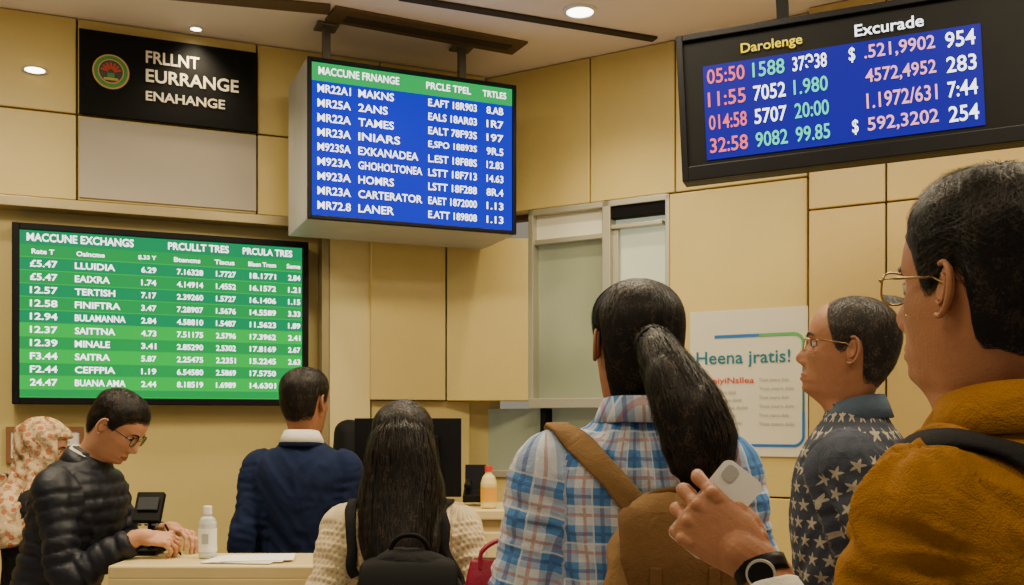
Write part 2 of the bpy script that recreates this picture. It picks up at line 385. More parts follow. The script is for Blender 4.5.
for i in range(-1,nr):
    zc=zr(i+1)+.013; z1=min(zc+bh/2,.03+ih*.915); z0=max(zc-bh/2,.03)
    if i==nr-1: z0=.03
    if z1>z0: mb.box((Wg/2,-.001,(z0+z1)/2),(iw,.004,z1-z0),1 if i>=5 and i%2 else (0 if i%2 else 2) if i<5 else 0)
    mb.box((Wg/2,-.002,z0+.002),(iw,.004,.0035),1)
mb.obj('screen',[G1,G2,G3],e)
nm=['LLUIDIA','EAIXRA','TERTISH','FINIFTRA','BULAMANNA','SAITTNA','MINALE','SAITRA','CEFFPIA','BUANA AMA']
cd=['£5.47','£5.47','12.57','12.58','12.94','12.37','12.39','F3.44','F2.44','24.47']
it=[('MACCUNE EXCHANGS',.045*Wg,.03+ih*.935,.036,.34*Wg,0),('PRCULLT TRES',.50*Wg,.03+ih*.935,.034,.21*Wg,0),('PRCULA TRES',.76*Wg,.03+ih*.935,.032,.18*Wg,0)]
it+=[('Rate T',.06*Wg,zr(0),.022,.07*Wg,0),('Oaincme',.2*Wg,zr(0),.022,.09*Wg,0),('$.33 Y',.4*Wg,zr(0),.022,.06*Wg,0),('Btencns',.52*Wg,zr(0),.022,.09*Wg,0),('Tiscus',.66*Wg,zr(0),.022,.07*Wg,0),('Blaen Trom',.78*Wg,zr(0),.022,.1*Wg,0),('Seme',.92*Wg,zr(0),.022,.05*Wg,0)]
for i in range(10):
    z=zr(i+1)
    it+=[(cd[i],.055*Wg,z,.031,.085*Wg,0),(nm[i],.195*Wg,z,.030,min(.017*len(nm[i])+.01,.17)*Wg,0),('%d.%d'%(random.randint(1,8),random.randint(10,89)),.41*Wg,z,.027,.05*Wg,0),
     ('%d.%d'%(random.randint(1,8),random.randint(10000,89999)),.53*Wg,z,.027,.09*Wg,0),('%d.%d'%(random.randint(1,2),random.randint(1000,8999)),.665*Wg,z,.027,.07*Wg,0),
     ('%d.%d'%(random.randint(10,18),random.randint(1000,8999)),.785*Wg,z,.027,.095*Wg,0),('%d.%d'%(random.randint(1,3),random.randint(10,89)),.925*Wg,z,.027,.045*Wg,0)]
text_mesh('rates_text',it,[wtxt],e,.006,.020)
U=np.array((2.96,-1.)); U/=np.linalg.norm(U)
Y0=3.42; a=np.array(((683-512)/1000*Y0,Y0)); Wr,Hr=1.24,.50; roll=rad(2.6)
e=boxscreen('ceiling_rate_display',(a[0],a[1],1.5+(420-183)/1000*Y0),U,Wr,Hr,.07,.022,M['blk'],roll,.05)
mb=MB(); bx0,bx1,bz0,bz1=.085,.945,.066,.385
mb.box((Wr/2,-.0005,Hr/2),(Wr-.04,.003,Hr-.06),1); mb.box(((bx0+bx1)/2,-.002,(bz0+bz1)/2),(bx1-bx0,.006,bz1-bz0),0); mb.obj('screen',[emis('screen_deep_blue',(.012,.004,.40),1.0),M['blkm']],e)
tr=emis('text_red',(1,.16,.12),1.8); tc=emis('text_cyan',(.08,.9,.5),1.6); ty=emis('text_yellow',(1,.72,.01),1.8); tp=emis('text_pink',(1,.42,.48),1.9)
wb=bx1-bx0; X=lambda f:bx0+f*wb; it=[('Darolenge',X(.15),bz1+.014,.042,.23*wb,3),('Excurade',X(.57),bz1+.018,.038,.24*wb,0)]
rows=[('05:50','1588','37Э38','$','.521,9902','954'),('11:55','7052','1.980','','4572,4952','283'),('014:58','5707','20:00','','1.1972/631','7:44'),('32:58','9082','99.85','$','592,3202','254')]
cm=[(1,2,0,0,4,0),(1,0,2,0,4,0),(1,0,2,0,4,0),(1,2,2,0,4,0)]
for i,r in enumerate(rows):
    z=bz0+(bz1-bz0)*(.80-.245*i); h=.050
    for s_,f,wf_,c in ((r[0],.015,.145,cm[i][0]),(r[1],.19,.12,cm[i][1]),(r[2],.34,.125,cm[i][2]),(r[3],.545,.022,0),(r[4],.60,.245,cm[i][4]),(r[5],.88,.1,0)):
        if s_: it.append((s_,X(f),z,h,wf_*wb,c))
text_mesh('rates_text',it,[wtxt,tr,tc,ty,tp],e,.008,.010)
mb=MB(); 
for xx in (.35,.95): mb.box((xx,.09,Hr/2+.24),(.04,.03,.46)); 
mb.box((.65,.08,Hr/2),(.8,.02,.2)); mb.obj('mount',[M['blkm']],e)
a=Rp(690,.012); b=Rp(808,.012); Wp=np.linalg.norm(b-a); Hp=.67
e=panel('wall_poster',(a[0],a[1],1.335),RU); mb=MB(); mb.box((Wp/2,.005,Hp/2),(Wp,.01,Hp)); mb.obj('sheet',[varied('poster_white',(.72,.68,.55),.5,amt=.04)],e,bevel=.001)
teal=varied('poster_teal',(.005,.17,.24),.5); pgn=varied('poster_green',(.10,.42,.12),.5); pbl=varied('poster_blue',(.01,.16,.5),.5); prd=varied('poster_red',(.6,.05,.03),.5); pgr=varied('poster_grey',(.4,.4,.36),.6)
text_mesh('lettering',[('Heena jratis!',.06*Wp,.405,.078,.80*Wp,0),('SeiyiNsllea',.16*Wp,.325,.036,.40*Wp,1)]+[('Lorem urna dolat',.16*Wp,.285-.035*i,.016,(.25+.05*(i%3))*Wp,2) for i in range(5)]+[('Tinte masra dulo',.60*Wp,.34-.04*i,.015,(.25+.04*(i%2))*Wp,2) for i in range(6)],[teal,prd,pgr],e,.004,.012)
mb=MB()
r=.045; xr,zt_=.965*Wp,Hp-.12
arc=[(xr-r+r*math.cos(t),zt_-r+r*math.sin(t)) for t in np.linspace(math.pi/2,0,10)]
mb.band([(.22*Wp,zt_),(.4*Wp,zt_),(.6*Wp,zt_)],.014,-.003,2); mb.band([(.6*Wp,zt_),(.8*Wp,zt_)]+arc+[(xr,zt_-.10)],.014,-.003,1)
arc=[(xr-r+r*math.cos(t),.05+r+r*math.sin(t)) for t in np.linspace(0,-math.pi/2,10)]
mb.band([(xr,.42),(xr,.2)],.010,-.003,0); mb.band([(xr,.2)]+arc+[(.7*Wp,.05),(.5*Wp,.05)],.012,-.003,2); mb.band([(.5*Wp,.05),(.3*Wp,.05)],.010,-.003,0)
mb.obj('print_lines',[teal,pgn,pbl],e)
a=Lp(6,-.085); e=panel('framed_notice',(a[0],a[1],1.31),LU); mb=MB()
for c,d in (((.16,0,.01),(.32,.02,.02)),((.16,0,.15),(.32,.02,.02)),((.01,0,.08),(.02,.02,.12)),((.31,0,.08),(.02,.02,.12))): mb.box(c,d,0)
mb.box((.16,.005,.08),(.28,.008,.12),1); mb.box((.16,-.001,.09),(.2,.004,.008),2); mb.box((.16,-.001,.07),(.16,.004,.008),2); mb.obj('frame',[M['wood'],M['paper'],pgr],e)
# ------------------------------------------------------------------ COUNTERS & DESK ITEMS
e=empty('service_counter',(0,0,0)); mb=MB(); x0,x1,y0,y1=-1.165,-.22,2.88,3.16
mb.box(((x0+x1)/2,(y0+y1)/2,1.06),(x1-x0,y1-y0,.04),0)
mb.box(((x0+x1)/2,(y0+y1)/2,.57),(x1-x0-.04,y1-y0-.05,.94),1); mb.box(((x0+x1)/2,y0+.01,1.02),(x1-x0,.02,.05),0)
for i in range(3): mb.box((x0+.03+.29*i+.15,y0+.018,.55),(.28,.02,.84),0)
mb.box(((x0+x1)/2,(y0+y1)/2,.05),(x1-x0-.08,y1-y0-.08,.1),2); mb.obj('counter_body',[M['woodc'],M['woodc2'],M['blkm']],e,bevel=.006)
e=empty('teller_desk'); mb=MB(); mb.box((-.42,4.2,1.12),(1.15,.4,.04),0); mb.box((-.42,4.2,.57),(1.1,.35,1.06),1); mb.box((-.42,4.02,.6),(1.0,.02,.9),0); mb.obj('desk_body',[M['woodc'],M['woodc2']],e,bevel=.006)
e=empty('computer_monitor',(-.43,4.14,0)); mb=MB(); mb.box((0,0,1.345),(.44,.03,.325),0); mb.box((0,-.03,1.345),(.26,.04,.18),0); mb.box((0,-.03,1.205),(.05,.025,.11),0); mb.box((0,0,1.149),(.24,.16,.012),0)
mb.box((0,.017,1.345),(.41,.004,.29),1); mb.obj('monitor_body',[M['blk'],BLU],e,bevel=.006)
e=empty('office_chair',(-.72,4.68,0),rad(105)); mb=MB()
V,F=limb([(0,.0,.62),(0,.03,.9),(0,.05,1.2),(0,.04,1.44)],[(.17,.03),(.19,.06),(.18,.07),(.13,.07)],24,ex=.8); mb.add(V,F,0)
V,F=limb([(0,-.40,.5),(0,-.2,.5),(0,-.05,.5)],[(.19,.04),(.21,.045),(.19,.04)],24,ex=.7); mb.add(V,F,0)
V,F=limb([(0,-.2,.5),(0,-.2,.1)],[.03,.03],12); mb.add(V,F,1)
V,F=limb([(0,-.02,.48),(0,.06,.55),(0,.06,.8)],[.025,.025,.025],12); mb.add(V,F,1)
for k in range(5):
    a_=k*2*math.pi/5; V,F=limb([(0,-.2,.12),(.22*math.cos(a_),-.2+.22*math.sin(a_),.07)],[.025,.018],10); mb.add(V,F,1); mb.lathe((.22*math.cos(a_),-.2+.22*math.sin(a_),0),[(.02,0),(.03,.01),(.03,.05),(.02,.06)],12,1)
mb.obj('chair_body',[M['blkm'],M['blk']],e,smooth=True)
clear=newmat('bottle_clear',(.82,.85,.83),.12,Transmission_Weight=.45)[0]
e=empty('sanitizer_bottle',(-.925,3.04,1.081)); mb=MB(); mb.lathe((0,0,0),[(.022,0),(.027,.004),(.027,.105),(.022,.12),(.011,.128),(.011,.135)],28,0); mb.lathe((0,0,0),[(.0275,.02),(.0275,.09)],28,1); mb.lathe((0,0,0),[(.013,.133),(.013,.156),(.011,.158)],20,1); mb.box((0,-.0275,.06),(.02,.001,.03),2)
mb.obj('bottle_body',[clear,M['white'],pgr],e,smooth=False)
org=varied('orange_label',(.75,.36,.04),.4); e=empty('juice_bottle',(-.095,4.08,1.142)); mb=MB(); mb.lathe((0,0,0),[(.028,0),(.033,.006),(.033,.1),(.026,.125),(.014,.14),(.014,.15)],26,0); mb.lathe((0,0,0),[(.0335,.025),(.0335,.085)],26,1); mb.lathe((0,0,0),[(.016,.148),(.016,.17)],18,2)
mb.obj('bottle_body',[varied('juice',(.75,.6,.25),.2),org,prd],e)
e=empty('desk_telephone',(-.155,4.22,1.15)); mb=MB(); mb.box((0,0,.035),(.1,.14,.03),0,Matrix.Rotation(rad(12),3,'X')); mb.box((0,.05,.1),(.09,.02,.12),0,Matrix.Rotation(rad(-15),3,'X'))
V,F=limb([(-.03,-.05,.075),(-.03,0,.09),(-.03,.05,.08)],[.016,.012,.016],12); mb.add(V,F,0); mb.obj('phone_body',[M['blk']],e,bevel=.004)
e=empty('card_terminal',(-1.13,3.115,1.082)); mb=MB(); R=Matrix.Rotation(rad(-30),3,'X'); mb.box((0,.0,.008),(.06,.06,.016),0); mb.box((0,.02,.07),(.02,.02,.12),0); mb.box((0,.0,.145),(.085,.022,.10),0,R); mb.box((0,-.011,.158),(.065,.006,.045),1,R)
for i in range(4):
    for j in range(3): mb.box((-.022+.022*j,-.002-.006*i-.004,.124-.010*i),(.014,.008,.006),2,R)
mb.obj('terminal_body',[M['blk'],varied('dark_lcd',(.02,.024,.028),.3),varied('keys_grey',(.15,.15,.15),.5)],e,bevel=.003)
e=empty('paper_sheets',(-.80,2.98,1.082)); mb=MB()
for i in range(3): mb.box((.02*i,.01*i,.0015+.002*i),(.21,.14,.0015),0,Matrix.Rotation(rad(8*i-6),3,'Z'))
mb.obj('sheets',[M['paper']],e)
# ------------------------------------------------------------------ HEAD
Y0H=-.012
zt=[-.22,-.17,-.135,-.118,-.108,-.09,-.06,-.03,0,.03]
fr=[.030,.028,.036,.062,.076,.083,.085,.086,.086,.090]
bk=[-.078,-.072,-.070,-.070,-.070,-.073,-.084,-.096,-.103,-.106]
wd=[.070,.060,.057,.057,.060,.064,.070,.074,.077,.078]
tp_=[0,0,.1,.40,.45,.42,.3,.2,.12,.05]
def zrow(v):
    v=np.asarray(v,float)
    return np.where(v<.7,-.22+.25*(v/.7),.03+.087*np.sin(np.clip((v-.7)/.3,0,1)*math.pi/2))
def hsurf(TH,Z,feat=True):
    q=np.clip((Z-.03)/.0871,0,1); s=np.where(Z>.03,np.clip(1-q**2.3,0,1)**(1/2.1),1.0)
    Zc=np.minimum(Z,.03)
    f=spl(Zc,zt,fr)-Y0H; b=Y0H-spl(Zc,zt,bk); w=spl(Zc,zt,wd); tp=spl(Zc,zt,tp_)
    f=f*s; b=b*s; w=w*s
    c=np.cos(TH); sn=np.sin(TH)
    x=w*np.sign(sn)*np.abs(sn)**.92; x=x*(1-tp*np.clip(c,0,1)**1.2)
    y=Y0H+np.where(c>0,f,b)*np.sign(c)*np.abs(c)**.9
    if feat:
        ax=np.abs(x); front=(c>0)
        pr=np.clip(spl(Z,[-.065,-.058,-.050,-.044,-.036,-.02,0,.012,.022],[0,.001,.008,.019,.024,.017,.008,.003,0]),0,1)
        sg=np.interp(Z,[-.055,-.038,.01],[.0145,.0115,.0075])
        dy=pr*np.exp(-(x/sg)**2)
        dy+=.006*np.exp(-((ax-.012)/.006)**2-((Z+.045)/.007)**2)
        dy-=.010*np.exp(-((ax-.032)/.015)**2-((Z-.001)/.011)**2)
        dy+=.004*np.exp(-((ax-.028)/.022)**2-((Z-.021)/.007)**2)
        dy-=.0022*np.exp(-((ax-.030-(-.045-Z)*.25)/.004)**2-((Z+.058)/.016)**2)
        dy-=.0016*np.exp(-((Z+.020)/.005)**2-((ax-.033)/.014)**2)
        dy+=np.exp(-(x/.021)**2)*(.006*np.exp(-((Z+.070)/.0038)**2)+.007*np.exp(-((Z+.081)/.0045)**2)+.003*np.exp(-((Z+.075)/.018)**2))
        dy+=.005*np.exp(-((Z+.104)/.010)**2-(x/.017)**2)
        y=y+np.where(front,dy,0)
        x=x+np.sign(x)*.004*np.exp(-((Z+.022)/.018)**2)*np.clip(c,0,1)
    return np.stack([x,y,Z],-1)
def grid_faces(nr,nc):
    F=[]
    for i in range(nr-1):
        for k in range(nc): F.append((i*nc+k,i*nc+(k+1)%nc,(i+1)*nc+(k+1)%nc,(i+1)*nc+k))
    return F
HL_M=([0,30,52,66,76,86,100,112,140,180],[.068,.066,.055,.035,-.008,.0,.026,-.040,-.064,-.072])
HL_B=([0,25,45,62,76,86,100,112,140,180],[.106,.100,.084,.04,-.010,-.004,.024,-.045,-.068,-.076])
HL_W=([0,30,52,66,76,86,100,112,140,180],[.070,.066,.05,.03,.0,-.01,.01,-.07,-.095,-.11])
def zhair(TH,hl):
    a=np.degrees(np.abs((TH+math.pi)%(2*math.pi)-math.pi)); return spl(a,hl[0],hl[1])
def hoff(TH,Z,hl,Tt,Ts,na=.0,sd=0):
    zh=zhair(TH,hl)
    m=sstep((Z-zh)/.014); T=Ts+(Tt-Ts)*sstep((Z-.02)/.06)
    T=T*(.2+.8*sstep((Z-zh)/.06))
    if na: T=T*(1+na*(np.sin(TH*7+Z*60+sd)*.5+np.sin(TH*17-Z*90+sd*2)*.35))
    return T*m-.003*(1-m),m
def hdir(P,Z):
    c=np.stack([np.zeros_like(Z),np.full_like(Z,Y0H),np.minimum(Z,.03)],-1); d=P-c
    return d/(np.linalg.norm(d,axis=-1,keepdims=True)+1e-6)
def ribbons(paths,norms,width):
    N,K,_=paths.shape; T=np.gradient(paths,axis=1); Wv=np.cross(T,norms); Wv/=np.linalg.norm(Wv,axis=2,keepdims=True)+1e-9
    tap=np.linspace(1,.25,K)[None,:,None]*width/2
    A=paths+Wv*tap; B=paths-Wv*tap; V=np.stack([A,B],2).reshape(-1,3); F=[]
    for i in range(N):
        o=i*K*2
        for k in range(K-1): F.append((o+2*k,o+2*k+1,o+2*k+3,o+2*k+2))
    return V,F
def tube_loop(pts,r,n=8,closed=True):
    P=np.array(pts,float); m=len(P); V=[];F=[]
    for i in range(m):
        t=(P[(i+1)%m]-P[i-1]) if closed else (P[min(i+1,m-1)]-P[max(i-1,0)])
        t/=np.linalg.norm(t)+1e-9; a=np.cross(t,(0,1,0)) if abs(t[1])<.9 else np.cross(t,(1,0,0)); a/=np.linalg.norm(a); b=np.cross(t,a)
        for k in range(n): V.append(P[i]+r*(a*math.cos(2*math.pi*k/n)+b*math.sin(2*math.pi*k/n)))
    for i in range(m if closed else m-1):
        for k in range(n): F.append((i*n+k,i*n+(k+1)%n,((i+1)%m)*n+(k+1)%n,((i+1)%m)*n+k))
    return V,F
eyew=newmat('eye_white',(.62,.58,.52),.15)[0]; iris=newmat('eye_iris',(.02,.01,.006),.1)[0]
lensm=newmat('lens_glass',(.9,.93,.92),.05,Transmission_Weight=1.0,IOR=1.05)[0]; gold_f=newmat('gold_wire',(.42,.28,.12),.3,.8)[0]
def make_head(root,HT,skin,lips,hair,glasses=None,seed=0,dens=2500,sw=.0016):
    n=96; tau=np.linspace(0,2*math.pi,n,endpoint=False); th=tau-.45*np.sin(tau)
    vs=np.concatenate([np.linspace(0,.7,64,endpoint=False),np.linspace(.7,1,24)]); Z=zrow(vs)
    TH,ZZ=np.meshgrid(th,Z); P=hsurf(TH,ZZ); F=grid_faces(len(Z),n); V=P.reshape(-1,3)
    F.append(tuple(range(n))[::-1]); F.append(tuple((len(Z)-1)*n+k for k in range(n)))
    mi=[]
    for f in F:
        c=V[list(f[:4])].mean(0); q=1-(c[0]/.024)**2
        mi.append(1 if (len(f)==4 and c[1]>.06 and q>0 and -.0755-.0105*q<c[2]<-.0745+.0085*q**1.2) else 0)
    mesh_obj('head',HT(V),F,[skin,lips],True,root,mi)
    hm_=(hair or {}).get('mat',M['hair'])
    mb=MB()
    for sx in (-1,1):
        C=np.array((sx*.031,.0655,.001)); r=.0118; rows=14; V=[];F=[]
        for i in range(rows+1):
            ph=math.pi*i/rows
            for k in range(18):
                a=2*math.pi*k/18; V.append(C+r*np.array((math.sin(ph)*math.cos(a),math.cos(ph),math.sin(ph)*math.sin(a))))
        for i in range(rows):
            for k in range(18): F.append((i*18+k,i*18+(k+1)%18,(i+1)*18+(k+1)%18,(i+1)*18+k))
        o=len(mb.F); mb.add(HT(np.array(V)),F,0)
        for j in range(3*18): mb.mi[o+j]=1
        for sgn,lim in ((1,.25),(-1,.55)):
            V=[];F=[];rr=.0129
            for i in range(9):
                el=lim+(math.pi/2-lim)*i/8
                for k in range(17):
                    az=-1.5+3.0*k/16; V.append(C+rr*np.array((math.cos(el)*math.sin(az),math.cos(el)*math.cos(az),sgn*math.sin(el))))
            for i in range(8):
                for k in range(16): F.append((i*17+k,i*17+k+1,(i+1)*17+k+1,(i+1)*17+k))
            mb.add(HT(np.array(V)),F,2)
        V,F=[],[]
        for i in range(13):
            ph=math.pi*i/12
            for k in range(20):
                a=2*math.pi*k/20; x=.006*math.cos(ph); y=.0165*math.sin(ph)*math.cos(a); z=.029*math.sin(ph)*math.sin(a)
                if z<-.005: y*=1-.35*min(1,(-.005-z)/.024)
                if x>0: x-=.005*math.exp(-((y-.002)/.008)**2-((z-.002)/.014)**2)
                V.append((x,y,z))
        for i in range(12):
            for k in range(20): F.append((i*20+k,i*20+(k+1)%20,(i+1)*20+(k+1)%20,(i+1)*20+k))
        hx=[(.005,-.017*math.sin(rad(-20+220*k/21)),.029*math.cos(rad(-20+220*k/21))) for k in range(22)]
        V2,F2=tube_loop(hx,.0034,8,False)
        hx2=[(.005,-.009*math.sin(rad(220*k/11)),.016*math.cos(rad(220*k/11))) for k in range(12)]
        V3,F3=tube_loop(hx2,.0025,8,False)
        for vv,ff in ((V,F),(V2,F2),(V3,F3)):
            A=np.array([tuple(q) for q in vv]); ang=rad(24); y=A[:,1]-.012; x=A[:,0]
            xr=x*math.cos(ang)-y*math.sin(ang); yr=x*math.sin(ang)+y*math.cos(ang)
            Q=np.stack([sx*(xr+.0755),yr-.006,A[:,2]-.006],1); mb.add(HT(Q),ff,2)
    for sx in (-1,1):
        pts=[(.014,.0175),(.024,.022),(.036,.0235),(.046,.019)]
        pp=[]
        for x,z in pts:
            th_=math.asin(min(.99,(x/.077)**(1/.92))); q=hsurf(np.array([th_]),np.array([z]))[0]; pp.append((sx*x,q[1]+.0005,z))
        V,F=limb(pp,[(.0018,.0028),(.002,.0038),(.0018,.0032),(.001,.0015)],8,ref=(0,1,0)); mb.add(HT(V),F,3)
    mb.obj('face_parts',[eyew,iris,skin,hm_],root,True)
    if hair:
        hl,Tt,Ts=hair['hl'],hair['top'],hair['side']; na=hair.get('na',.12)
        vs=np.concatenate([np.linspace(.25,.7,60,endpoint=False),np.linspace(.7,1,28)]); Z=zrow(vs); th=np.linspace(0,2*math.pi,110,endpoint=False)
        TH,ZZ=np.meshgrid(th,Z); P=hsurf(TH,ZZ,False); off,m=hoff(TH,ZZ,hl,Tt,Ts,na,seed); Q=P+hdir(P,ZZ)*off[...,None]
        F=grid_faces(len(Z),110); F.append(tuple((len(Z)-1)*110+k for k in range(110)))
        mesh_obj('hair_cap',HT(Q.reshape(-1,3)),F,[hm_],True,root)
        N=dens; K=7; r2=np.random.default_rng(seed+3)
        t0=r2.uniform(0,2*math.pi,N*2); v0=1-(r2.uniform(0,1,N*2)**.75)*.6
        ok=zrow(v0)>zhair(t0,hl)+.004; t0=t0[ok][:N]; v0=v0[ok][:N]; N=len(t0)
        ln=hair.get('len',.16)*r2.uniform(.5,1.1,N); kk=np.linspace(0,1,K)
        Vv=np.clip(v0[:,None]-ln[:,None]*kk[None],.2,1); Tt_=t0[:,None]+(r2.normal(0,hair.get('mess',.10),N)[:,None]+hair.get('sweep',0))*kk[None]*1.5
        Zz=zrow(Vv); zl=zhair(Tt_,hl)-r2.uniform(-.010,hair.get('over',.005),N)[:,None]
        Zz=np.maximum(Zz,zl)
        P=hsurf(Tt_,Zz,False); off,m=hoff(Tt_,Zz,hl,Tt,Ts,na,seed); d=hdir(P,Zz)
        lift=np.maximum(off,.0010)+r2.uniform(.0002,.0024,N)[:,None]*(.4+kk[None]*hair.get('lift',1.2))*(.25+.75*m)
        Q=P+d*lift[...,None]; V,F=ribbons(Q,d,sw); mesh_obj('hair_strands',HT(V),F,[hm_],True,root)
    if glasses:
        mb=MB(); yg=.094
        for sx in (-1,1):
            rim=[(sx*.032+.0245*math.copysign(abs(math.cos(a))**.75,math.cos(a)),yg-.004*abs(math.cos(a)) ,.000+.019*math.copysign(abs(math.sin(a))**.75,math.sin(a))) for a in np.linspace(0,2*math.pi,28,endpoint=False)]
            V,F=tube_loop(rim,.0013,8); mb.add(HT(np.array(V)),F,0)
            mb.add(HT(np.array(rim)),[tuple(range(28))],1)
            V,F=tube_loop([(sx*.057,yg-.004,.006),(sx*.070,yg-.012,.008),(sx*.078,.05,.008),(sx*.0805,.0,.008),(sx*.080,-.022,-.004)],.0015,8,False); mb.add(HT(np.array(V)),F,0)
        V,F=tube_loop([(-.008,yg,.003),(0,yg+.002,.006),(.008,yg,.003)],.0013,8,False); mb.add(HT(np.array(V)),F,0)
        mb.obj('glasses',[glasses,lensm],root,True)
# ------------------------------------------------------------------ HAND
def hand_parts(side,curl,thumb=(35,25,20),spread=3):
    parts=[limb([(0,-.02,0),(0,.01,0),(side*.002,.045,0),(0,.085,-.001),(0,.098,-.003)],[(.026,.020),(.028,.019),(.038,.016),(.040,.0125),(.036,.010)],20,ref=(1,0,0),ex=.9)]
    parts.append(limb([(side*.018,.015,-.008),(side*.03,.04,-.012),(side*.034,.06,-.010)],[(.014,.012),(.015,.014),(.011,.010)],14,ref=(1,0,0)))
    nails=[]
    L=[.073,.081,.075,.058]; xs=[.0325,.0108,-.0108,-.0315]; ys=[.092,.096,.093,.085]; rr=[.0085,.0088,.0084,.0074]
    for i in range(4):
        x=side*xs[i]; a=0; sp=rad(spread*(1.5-i))*side; p=np.array((x*.9,ys[i]-.03,-.001)); q=np.array((x,ys[i],-.001)); pts=[p,q]
        parts.append(limb([(x*.9,ys[i]-.008,.004),(x,ys[i]+.002,.0045)],[.0075,.0084],10,3))
        c=curl[i] if isinstance(curl[0],(tuple,list)) else curl
        for fr_,cc in zip((.44,.31,.25),c):
            a+=rad(cc); d=np.array((math.sin(sp)*math.cos(a),math.cos(sp)*math.cos(a),-math.sin(a))); h=L[i]*fr_; pts+= [pts[-1]+d*h*.5,pts[-1]+d*h]
        r=rr[i]; R=[r*1.05,r*1.08,r*.90,r*1.04,r*.85,r*.95,r*.81,r*.69]
        parts.append(limb(pts,R,12,4,ref=(1,0,0)))
        nrm=np.array((0,math.sin(a),math.cos(a))); nails.append((pts[-1]*.75+pts[-2]*.25+nrm*r*.62,d,nrm,r*.62))
    t=thumb; base=np.array((side*.022,.022,-.006)); ang=rad(t[0]); dn=rad(t[1]); d1=np.array((side*math.sin(ang)*math.cos(dn),math.cos(ang)*math.cos(dn),-math.sin(dn)))
    p1=base+d1*.042; ang2=rad(t[0]-t[2]); dn2=rad(t[1]+t[2]*.5); d2=np.array((side*math.sin(ang2)*math.cos(dn2),math.cos(ang2)*math.cos(dn2),-math.sin(dn2))); p2=p1+d2*.032
    ang3=rad(t[0]-2*t[2]); d3=np.array((side*math.sin(ang3)*math.cos(dn2),math.cos(ang3)*math.cos(dn2),-math.sin(dn2))); p3=p2+d3*.022
    parts.append(limb([base,p1,(p1+p2)/2,p2,p3],[.0145,.0115,.0098,.0105,.0082],12,5,ref=(0,0,1)))
    nr=np.array((0,0,1.)); nr-=d3*nr.dot(d3); nr/=np.linalg.norm(nr); nails.append((p3*.8+p2*.2+nr*.0062,d3,nr,.0065))
    return parts,nails
nailm=newmat('fingernail',(.50,.28,.19),.3)[0]
# ------------------------------------------------------------------ FIGURE
TOR=[(.80,.165,.112,.120),(.90,.172,.112,.125),(1.0,.162,.106,.114),(1.1,.155,.108,.103),(1.2,.163,.116,.110),(1.3,.176,.118,.118),(1.38,.180,.106,.116),(1.415,.172,.090,.103),(1.445,.138,.076,.090),(1.47,.098,.064,.078),(1.495,.072,.056,.068),(1.52,.060,.05,.060)]
def ik(S_,Wt,l1,l2,pole):
    d=Wt-S_; L=np.linalg.norm(d); dr=d/L
    if L>(l1+l2)*.99: L=(l1+l2)*.99; Wt=S_+dr*L
    a=(l1*l1-l2*l2+L*L)/(2*L); h=math.sqrt(max(l1*l1-a*a,1e-6)); p=np.array(pole,float); p=p-dr*p.dot(dr); p/=np.linalg.norm(p)
    return S_+dr*a+p*h,Wt
def polyd(V,P):
    best=np.full(len(V),1e9); al=np.zeros(len(V)); cl=np.zeros_like(V); acc=0
    for a,b in zip(P[:-1],P[1:]):
        ab=b-a; L=np.linalg.norm(ab); t=np.clip((V-a)@ab/L**2,0,1); c=a+t[:,None]*ab; d=np.linalg.norm(V-c,axis=1); m=d<best
        best[m]=d[m]; al[m]=acc+t[m]*L; cl[m]=c[m]; acc+=L
    return best,al,cl
